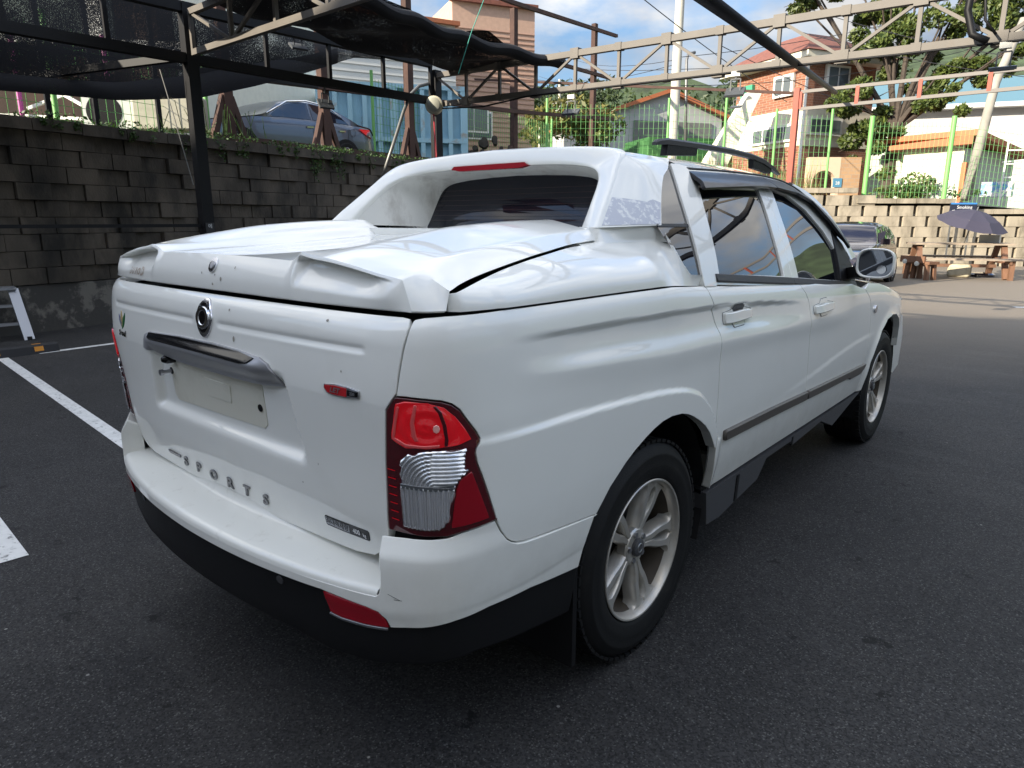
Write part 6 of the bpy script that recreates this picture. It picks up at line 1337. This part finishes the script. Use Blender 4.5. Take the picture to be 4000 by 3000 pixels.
pw=bA+(bB-bA)*.16; MB().box(loc_(pw+np.array([.1,-.15]),6.751-bz0),(.7,.14,.8),math.atan2(*(bB-bA)[::-1])).build("green_panel",mat("green_panel",(.05,.28,.16),rough=.6),b)
tag(MB().prism([(-1.8,0),(-.43,0),(1.87,5.4),(1.42,5.4)],'y',0,.9).build("stair_wall",mat("white_render",(.66,.62,.50),rough=.8,var=.05),loc=(-10.704,25.154)+(1.0,)),"tall white slanted stair wall left of the brick house","stair wall"); bpy.data.objects["stair_wall"].rotation_euler=(0,0,R(40.5))
# brick gate with arch
ga,gb_=np.array((-7.343,26.672)),np.array((-5.832,27.962)); L_=np.linalg.norm(gb_-ga); rzg=math.atan2(*(gb_-ga)[::-1]); zg0=1.5; zg1=3.817
gt=empty("brick_gate",(ga[0],ga[1],zg0),"pale brick gateway with a round arch and white bars","gate",rz=rzg)
P=[];H_=zg1-zg0; c0=.62; r0=.46; zs=H_-.95
ar=[(c0-r0,-.2)]+[(c0-r0*math.cos(math.pi*k/12),zs+r0*math.sin(math.pi*k/12)) for k in range(13)]+[(c0+r0,-.2)]
V=[];F=[]
lo_=[(0,-.2)]+[(0,zs)]+[(c0-.62*math.cos(math.pi*k/12)if 0 else (c0*2)*k/12.,H_) for k in range(13)]+[(c0*2,-.2)]
outp=[(0,-.2)]+[(min(max(c0-.9*math.cos(math.pi*k/12),0),c0*2),min(zs+1.4*math.sin(math.pi*k/12)+.0,H_) if 0<k<12 else zs) for k in range(13)]+[(c0*2,-.2)]
for y in (0,.35):
    for (a,b2),(c,d) in zip(ar,outp): V+=[(a,y,b2),(c,y,d)]
n=len(ar); F=[(2*i,2*i+1,2*i+3,2*i+2) for i in range(n-1)]+[(2*n+2*i,2*n+2*i+2,2*n+2*i+3,2*n+2*i+1) for i in range(n-1)]+[(2*i,2*i+2,2*n+2*i+2,2*n+2*i) for i in range(n-1)]+[(2*i+1,2*n+2*i+1,2*n+2*i+3,2*i+3) for i in range(n-1)]
fixn(mesh_obj("arch",V,F,mat("pale_stone_trim",(.55,.40,.28),rough=.85),gt))
MB().box((c0+ (L_-c0)/2+.3,.2,H_/2),(L_-c0-.6+.02,.4,H_)).build("brick_pier",M_BRICKP,gt); gbm=MB()
for k in range(6): gbm.bar((c0-.38+.15*k,.15,-.2),(c0-.38+.15*k,.15,.8),.035)
gbm.build("gate_bars",M_WF,gt); MB().box((L_-.85,-.02,H_-.95),(.34,.03,.34)).build("house_number",mat("plate_blue",(.07,.20,.30),rough=.5),gt)
wtext("lettering","28",.17,M_WF,gt,(L_-.85,-.04,H_-.97),(R(90),0,0))
tag(MB().add([(x,0.,0) for x in (0,1)]+[(0,0,1)],[(0,1,2)]).build("x",None),None) if False else None
# cream shed with orange trim, grey building with blue roof
sa,sb,sc2=np.array((-4.478,28.443)),np.array((-2.573,28.717)),np.array((-1.464,33.044))
zs0=1.0
b,L_,s_=facade("cream_shed",sb,sa,zs0,4.104,4,mat("cream_panel",(.66,.62,.46),rough=.7,var=.05),"cream shed with orange roof edge and small window","shed",wins=[(1.45,1.35,.55,.85)])
rt=MB().prism([(-.2,4.104-zs0),(L_+.5,4.104-zs0-.10),(L_+.5,4.104-zs0+.06),(-.2,4.104-zs0+.30)],'y',-s_*.4,s_*4.2); rt.build("roof",M_TRIM,b)
MB().box((.55,-s_*.02,.9),(.75,.06,1.75)).build("door",mat("door_grey",(.42,.42,.38),rough=.6),b)
b,L_,s_=facade("cream_shed",sb,sc2,zs0,3.981,3.5,mat("rolling_door",(.40,.42,.34),rough=.6,var=.03),"pale green rolling door side of the orange trimmed shed","shed")
MB().box((.06,-s_*.05,1.25),(.16,.16,2.5)).build("corner_trim",M_TRIM,b); MB().prism([(-.3,4.388-zs0),(L_+.3,3.815-zs0),(L_+.3,3.815-zs0+.2),(-.3,4.388-zs0+.2)],'y',-s_*.5,s_*3.6).build("roof",M_TRIM,b)
b,L_,s_=facade("long_grey_building",(-11.766,45.881),(0.361,50.828),0.8,7.798,9,mat("grey_render",(.47,.45,.43),rough=.8,var=.08,vscale=1),"long grey white building with a blue roof behind the tree","building",wins=[(3.3,2.2,1.6,1.6)])
MB().prism([(-.5,7.798-.8),(L_+.5,7.798-.8),(L_+.5,7.798-.8+.25),(-.5,7.798-.8+.25)],'y',-s_*.8,s_*9.5).build("eave",M_PANEL,b)
MB().prism([(-.8,7.798-.8+.25),(L_+.8,7.798-.8+.25),(L_-1,7.798-.8+1.6),(1,7.798-.8+1.6)],'y',-s_*.8,s_*9.5).build("roof",mat("blue_roof_sheet",(.10,.20,.27),rough=.5),b)
MB().box((8.2,-s_*.06,3.2),(1.0,.1,.9)).build("ochre_sign",mat("ochre_board",(.40,.26,.03),rough=.6),b); MB().box((5.0,-s_*.06,2.0),(.5,.12,4)).build("drain_stack",mat("olive_pipe",(.20,.20,.12),rough=.7),b)
wb_=MB(); 
tag(MB().box((.4,.3,.25),(.9,.7,.5)).build("tarp_bundle",mat("blue_tarp",(.12,.28,.52),rough=.6,dirt=(.6,.6,.58),dscale=4,dpos=(.45,.55)),loc=(-1.792,28.285,2.263)),"blue and white tarpaulin bundle by the shed door","tarpaulin")
fr=MB()
for k in range(4): fr.bar((-1.345,28.357,3.428),(-0.778,28.866,3.506),.05) if k==0 else None
e0=np.array((-1.223,28.090,2.246))
for k in range(4): fr.bar(tuple(e0+np.array([0,0,.45*k+.2])),tuple(e0+np.array([2.4,1.9,.45*k+.25])),.045)
for k in range(4): fr.bar(tuple(e0+np.array([.8*k,.63*k,-.3])),tuple(e0+np.array([.8*k,.63*k,2.0])),.045)
fr.bar(tuple(e0),tuple(e0+np.array([1.6,1.2,2.6])),.05)
tag(fr.build("white_railing",M_WF),"white metal railing at the right frame edge","railing")
# ---------------- poles and wires ----------------
M_POLE=mat("concrete_pole",(.46,.44,.38),rough=.8,var=.1,vscale=2); 
def pole(q,h,r0,label,arms=()):
    root=empty("utility_pole",q,label,"utility pole","utility poles along the street")
    MB().tube([(0,0,-.5),(0,0,h)],[r0,r0*.68],14).build("pole",M_POLE,root,smooth=True,sharp=40)
    for z in arms: MB().bar((-.9,0,z),(.9,0,z),.09).build("crossarm",M_GALV,root)
    return root
q=(-10.176,20.915,3.745); pole((q[0],q[1],1.0),12,.19,"tall pale utility pole rising before the gabled hall",(9.3,10.1))
q=(-36.080,48.920,8.355); pole((q[0],q[1],2),11.2,.16,"distant thin utility pole with crossarms above the truck roof",(10.2,9.3,8.7))
q=(-34.097,43.672,7.781); pole((q[0],q[1],2),7.5,.14,"short distant utility pole beside the pink building")
tag(MB().tube([(-1.965,26.070,2.138),(-1.783,27.412,5.912),(-1.321,27.895,7.911)],[.16,.14,.12],12).build("leaning_pole",mat('aged_concrete_pole',(.26,.245,.21),rough=.85,var=.15,vscale=3),smooth=True),"leaning pale concrete pole at the right frame edge","utility pole")
tag(MB().tube([(-10.322,22.173,3.840),(-10.792,22.803,7.122),(-10.777,22.889,7.352),(-10.592,23.062,7.401)],.055,8).build("street_pipe",M_GALV,smooth=True),"thin grey conduit pole bent at its top beside the utility pole","pole")
M_WIRE=mat("wire_black",(.03,.03,.035),rough=.6)
def wire(a,b,sag,r=.012): 
    a,b=Vector(a),Vector(b); return [a.lerp(b,t/12)-Vector((0,0,sag*4*(t/12)*(1-t/12))) for t in range(13)]
wires=[((-10.640,21.535,6.975),(-1.340,39.168,11.992),.5),((-10.579,21.463,6.581),(-1.126,38.917,10.613),.6),((-10.494,21.363,6.030),(-1.035,38.810,10.023),.7),((-10.506,21.377,6.108),(-30.564,27.600,11.572),.8),((-10.579,21.463,6.581),(-30.727,27.791,12.623),.8),((-10.628,21.520,6.896),(-37.241,50.282,15.837),.6),((-10.604,21.492,6.738),(-34.854,44.559,12.654),.5),((-7.282,13.453,6.555),(-8.168,25.985,5.812),.1),((-7.516,18.608,6.384),(-5.420,28.170,5.299),.1),((-10.395,21.372,5.793),(-11.232,42.373,6.053),.3),((-7.647,26.057,8.926),(-0.835,29.882,6.893),.2),((-8.186,25.390,8.270),(-0.738,29.768,6.263),.2)]
wlab=["highest overhead wire running to the upper right","second overhead wire running to the upper right","third overhead wire running to the upper right","lower overhead wire running left behind the net","upper overhead wire running left behind the net","overhead wire between tall pole and distant pole","overhead wire sagging to the short distant pole","steep wire dropping across the clouds to the brick house","short wire crossing before the brick house","wire dropping from the tall pole towards the gate","wire in front of the tree crown","wire below the truss in front of the tree"]
for (a,b,s_),lab in zip(wires,wlab): tag(MB().tube(wire(a,b,s_),.012,5).build("overhead_wire",M_WIRE),lab,"wire",None)
# ---------------- trees, hill, brush ----------------
def tree(name,q,h,crown,n,size,m,label,seed,lean=0.):
    r=random.Random(seed); root=empty(name,q,label,"tree"); tk=MB(); lf_=MB()
    tk.tube([(0,0,-.3),(lean*.3,0,h*.25),(lean*.5,.1,h*.45)],[h*.035,h*.028,h*.02],10)
    for (cx,cy,cz,rx,ry,rz) in crown:
        c=Vector((cx,cy,cz)); s=Vector((lean*.5,.1,h*.42)); mid=s.lerp(c,.5)+Vector((r.uniform(-.3,.3),r.uniform(-.3,.3),r.uniform(-.2,.2)))
        tk.tube([s,mid,c,c+Vector((r.uniform(-.5,.5)*rx,0,rz*.6))],[h*.014,h*.010,h*.006,h*.002],7)
        for k in range(3): 
            e=c+Vector((r.uniform(-1,1)*rx,r.uniform(-1,1)*ry,r.uniform(-.6,.9)*rz)); tk.tube([mid,c.lerp(e,.5),e],[h*.005,h*.004,h*.001],5)
        for k in range(9):
            o=Vector((r.gauss(0,.5)*rx,r.gauss(0,.5)*ry,r.gauss(0,.5)*rz)); f=r.uniform(.2,.42); leaves(lf_,c+o,(rx*f,ry*f,rz*f),int(n/len(crown)/9),size,r)
    tk.build("trunk",M_TRUNK,root,smooth=True,sharp=50); lf_.build("crown",m,root,fix=False); return root
tq=(-5.136,29.365,4.029)
tree("broadleaf_tree",(tq[0],tq[1],1.2),8.8,[(-3.2,-1,8.8,1.2,1.2,.7),(-1.0,0,8.3,1.3,1.3,.9),(.6,.3,9.2,1.5,1.4,1.0),(2.2,1.2,8.6,1.5,1.4,1.1),(3.1,1.8,7.3,1.4,1.3,1.0),(2.6,1.5,6.0,1.4,1.3,.9),(1.0,.6,6.9,1.3,1.2,1.0),(-.3,0,6.6,1.1,1.1,.9),(-1.2,-.6,4.6,1.2,1.1,.8),(-.8,-.4,3.3,1.2,1.1,.8),(.6,.3,4.7,1.0,.9,.7),(1.2,.8,5.5,.9,.9,.6)],28000,.125,M_LEAF,"big broadleaf tree with gaps in its crown beside the brick house",11)
hx_=np.array(CAM[:2])
def rowtree(name,x,y,dep,h,m,label,seed,rx=3.,n=1700,size=.32):
    q=None
rq=random.Random(21)
far=[((-37.998,61.164,9.502),6.0,M_LEAFD),((-38.087,55.536,9.043),7.2,M_LEAFY),((-44.128,58.707,9.733),6.5,M_LEAFD),((-37.622,67.039,9.961),5.5,M_LEAF),((-28.661,58.032,8.582),6.2,M_LEAFY),((-27.513,61.789,8.811),6.6,M_LEAFD),((-23.978,59.254,8.351),9.5,M_LEAF)]
nm_=["dark green tree on the distant slope left of the gabled hall","yellow green tree on the slope behind the rusty post","dark tree on the slope behind the thin utility pole","green tree on the slope right behind the hall ridge","yellow green tree between utility pole and brick house","dark tree just left of the brick house","tree top rising behind the brick house eaves"]
for i,((q,h,m),lab) in enumerate(zip(far,nm_)):
    tree("distant_tree",(q[0],q[1],1.5),h,[(rq.uniform(-1.6,1.6),rq.uniform(-1,1),h*rq.uniform(.45,.9),1.7,1.5,1.1) for _ in range(5)],1500,.28,m,lab,30+i)
hill=MB(); nx=84
pts=[]
for i in range(nx+1):
    a=-110+230*i/nx; 
    for r_,z in ((120,1.0),(150,25+4*math.sin(i*.5)+2*math.sin(i*1.3)),(190,34+5*math.sin(i*.37+1))): pts.append((CAM[0]+r_*math.sin(R(a)),CAM[1]+r_*math.cos(R(a)),z))
tag(MB().add(pts,[(i*3+j,(i+1)*3+j,(i+1)*3+j+1,i*3+j+1) for i in range(nx) for j in range(2)]).build("hills",mat("wooded_hillside",(.035,.055,.022),rough=1.,var=.5,vscale=.3,bump=1.,bscale=.8),fix=False,smooth=True),"wooded hills in the distance","hills",kind='structure')
wd=MB(); rw_=random.Random(5)
for k in range(240):
    a=rw_.uniform(-42,-12); r_=rw_.uniform(95,140); z=(r_-95)*.52; c=(CAM[0]+r_*math.sin(R(a)),CAM[1]+r_*math.cos(R(a)),z+2.2); leaves(wd,c,(2.6,2.6,2.6),60,.6,rw_)
tag(wd.build("far_wood",M_LEAFD,fix=False),"far wooded hillside behind the houses","wood",kind='stuff')
# dry grass and brush behind the green fence, logs
gr=MB(); rg_=random.Random(9)
for k in range(2600):
    t=rg_.uniform(KC-1,-2.5); q=rw(t,rg_.uniform(.8,5),rtop(t)-.2); h=rg_.uniform(.3,1.15); a=rg_.uniform(0,6.3); dx,dy=math.cos(a)*.02,math.sin(a)*.02; tx,ty=rg_.uniform(-.2,.2),rg_.uniform(-.2,.2)
    gr.add([(q[0]-dx,q[1]-dy,q[2]),(q[0]+dx,q[1]+dy,q[2]),(q[0]+tx,q[1]+ty,q[2]+h)],[(0,1,2)])
tag(gr.build("dry_grass",M_GRASS,fix=False),"dry yellow grass behind the green fence","grass",kind='stuff')
bush("shrub",(-16.346,22.796,4.984),(2.2,1.6,1.3),1500,.14,M_LEAFY,"yellow green shrub behind the fence left of the rusty post","shrub",seed=4); bush("shrub",(-15.528,23.435,4.793),(1.6,1.6,1.1),1200,.13,M_LEAF,"green shrub behind the fence right of the rusty post","shrub",seed=5)
bush("shrub",(-4.208,28.372,2.654),(1.3,1.0,.8),900,.10,M_LEAF,"green shrub beside the brick gate pier","shrub",seed=6); bush("shrub",(-3.313,27.735,2.493),(1.6,.5,.28),500,.07,M_IVY,"low green weeds along the sunlit wall coping","weeds",seed=8)
lg=MB(); rl=random.Random(2); lq=np.array((-13.489,14.070,3.875))
pile=empty("log_pile",(float(lq[0]),float(lq[1]),2.7),"stack of dark cut logs behind the green fence","log pile")
for k in range(46):
    x=rl.uniform(0,2.0); z=rl.uniform(.1,1.25)*(1-abs(x-1)*.35); lg.tube([(x*.76,x*.65-.3,z),(x*.76-.45,x*.65+.2,z)],rl.uniform(.06,.11),8)
lg.build("logs",mat("dark_logs",(.06,.05,.04),rough=.9,var=.4),pile)
tree("broadleaf_tree",(13.,9.,0),6.5,[(0,0,5.2,1.8,1.8,1.2),(1.6,1,4.4,1.6,1.6,1.1),(-1.6,-.6,4.2,1.6,1.5,1.1),(.4,.5,3.2,1.7,1.6,1.0),(2.6,2,3.0,1.5,1.5,1.0)],5000,.2,M_LEAF,"broadleaf tree right of the lot, reflected in the front door glass",77)
# ---------------- large block of flats behind the camera, its shade covers the lot ----------------
En=np.array([.83,.56]); Nn_=np.array([-.56,.83]); c_edge=8.62; tanp=math.tan(SUN_EL)/float(np.array(SUN_H)@Nn_)
dist=21.0; hb=dist*tanp; c0=c_edge-dist
pA=Nn_*c0+En*(-34); pB=Nn_*c0+En*(9)
b,L_,s_=facade("block_of_flats",pA,pB,0,hb,8,mat("flats_render",(.55,.54,.50),rough=.8,var=.05),"plain pale block of flats standing behind the camera","block of flats",wins=[(2+3.2*i,1.7+2.9*j,1.5,1.3) for i in range(13) for j in range(int(hb//2.9))])
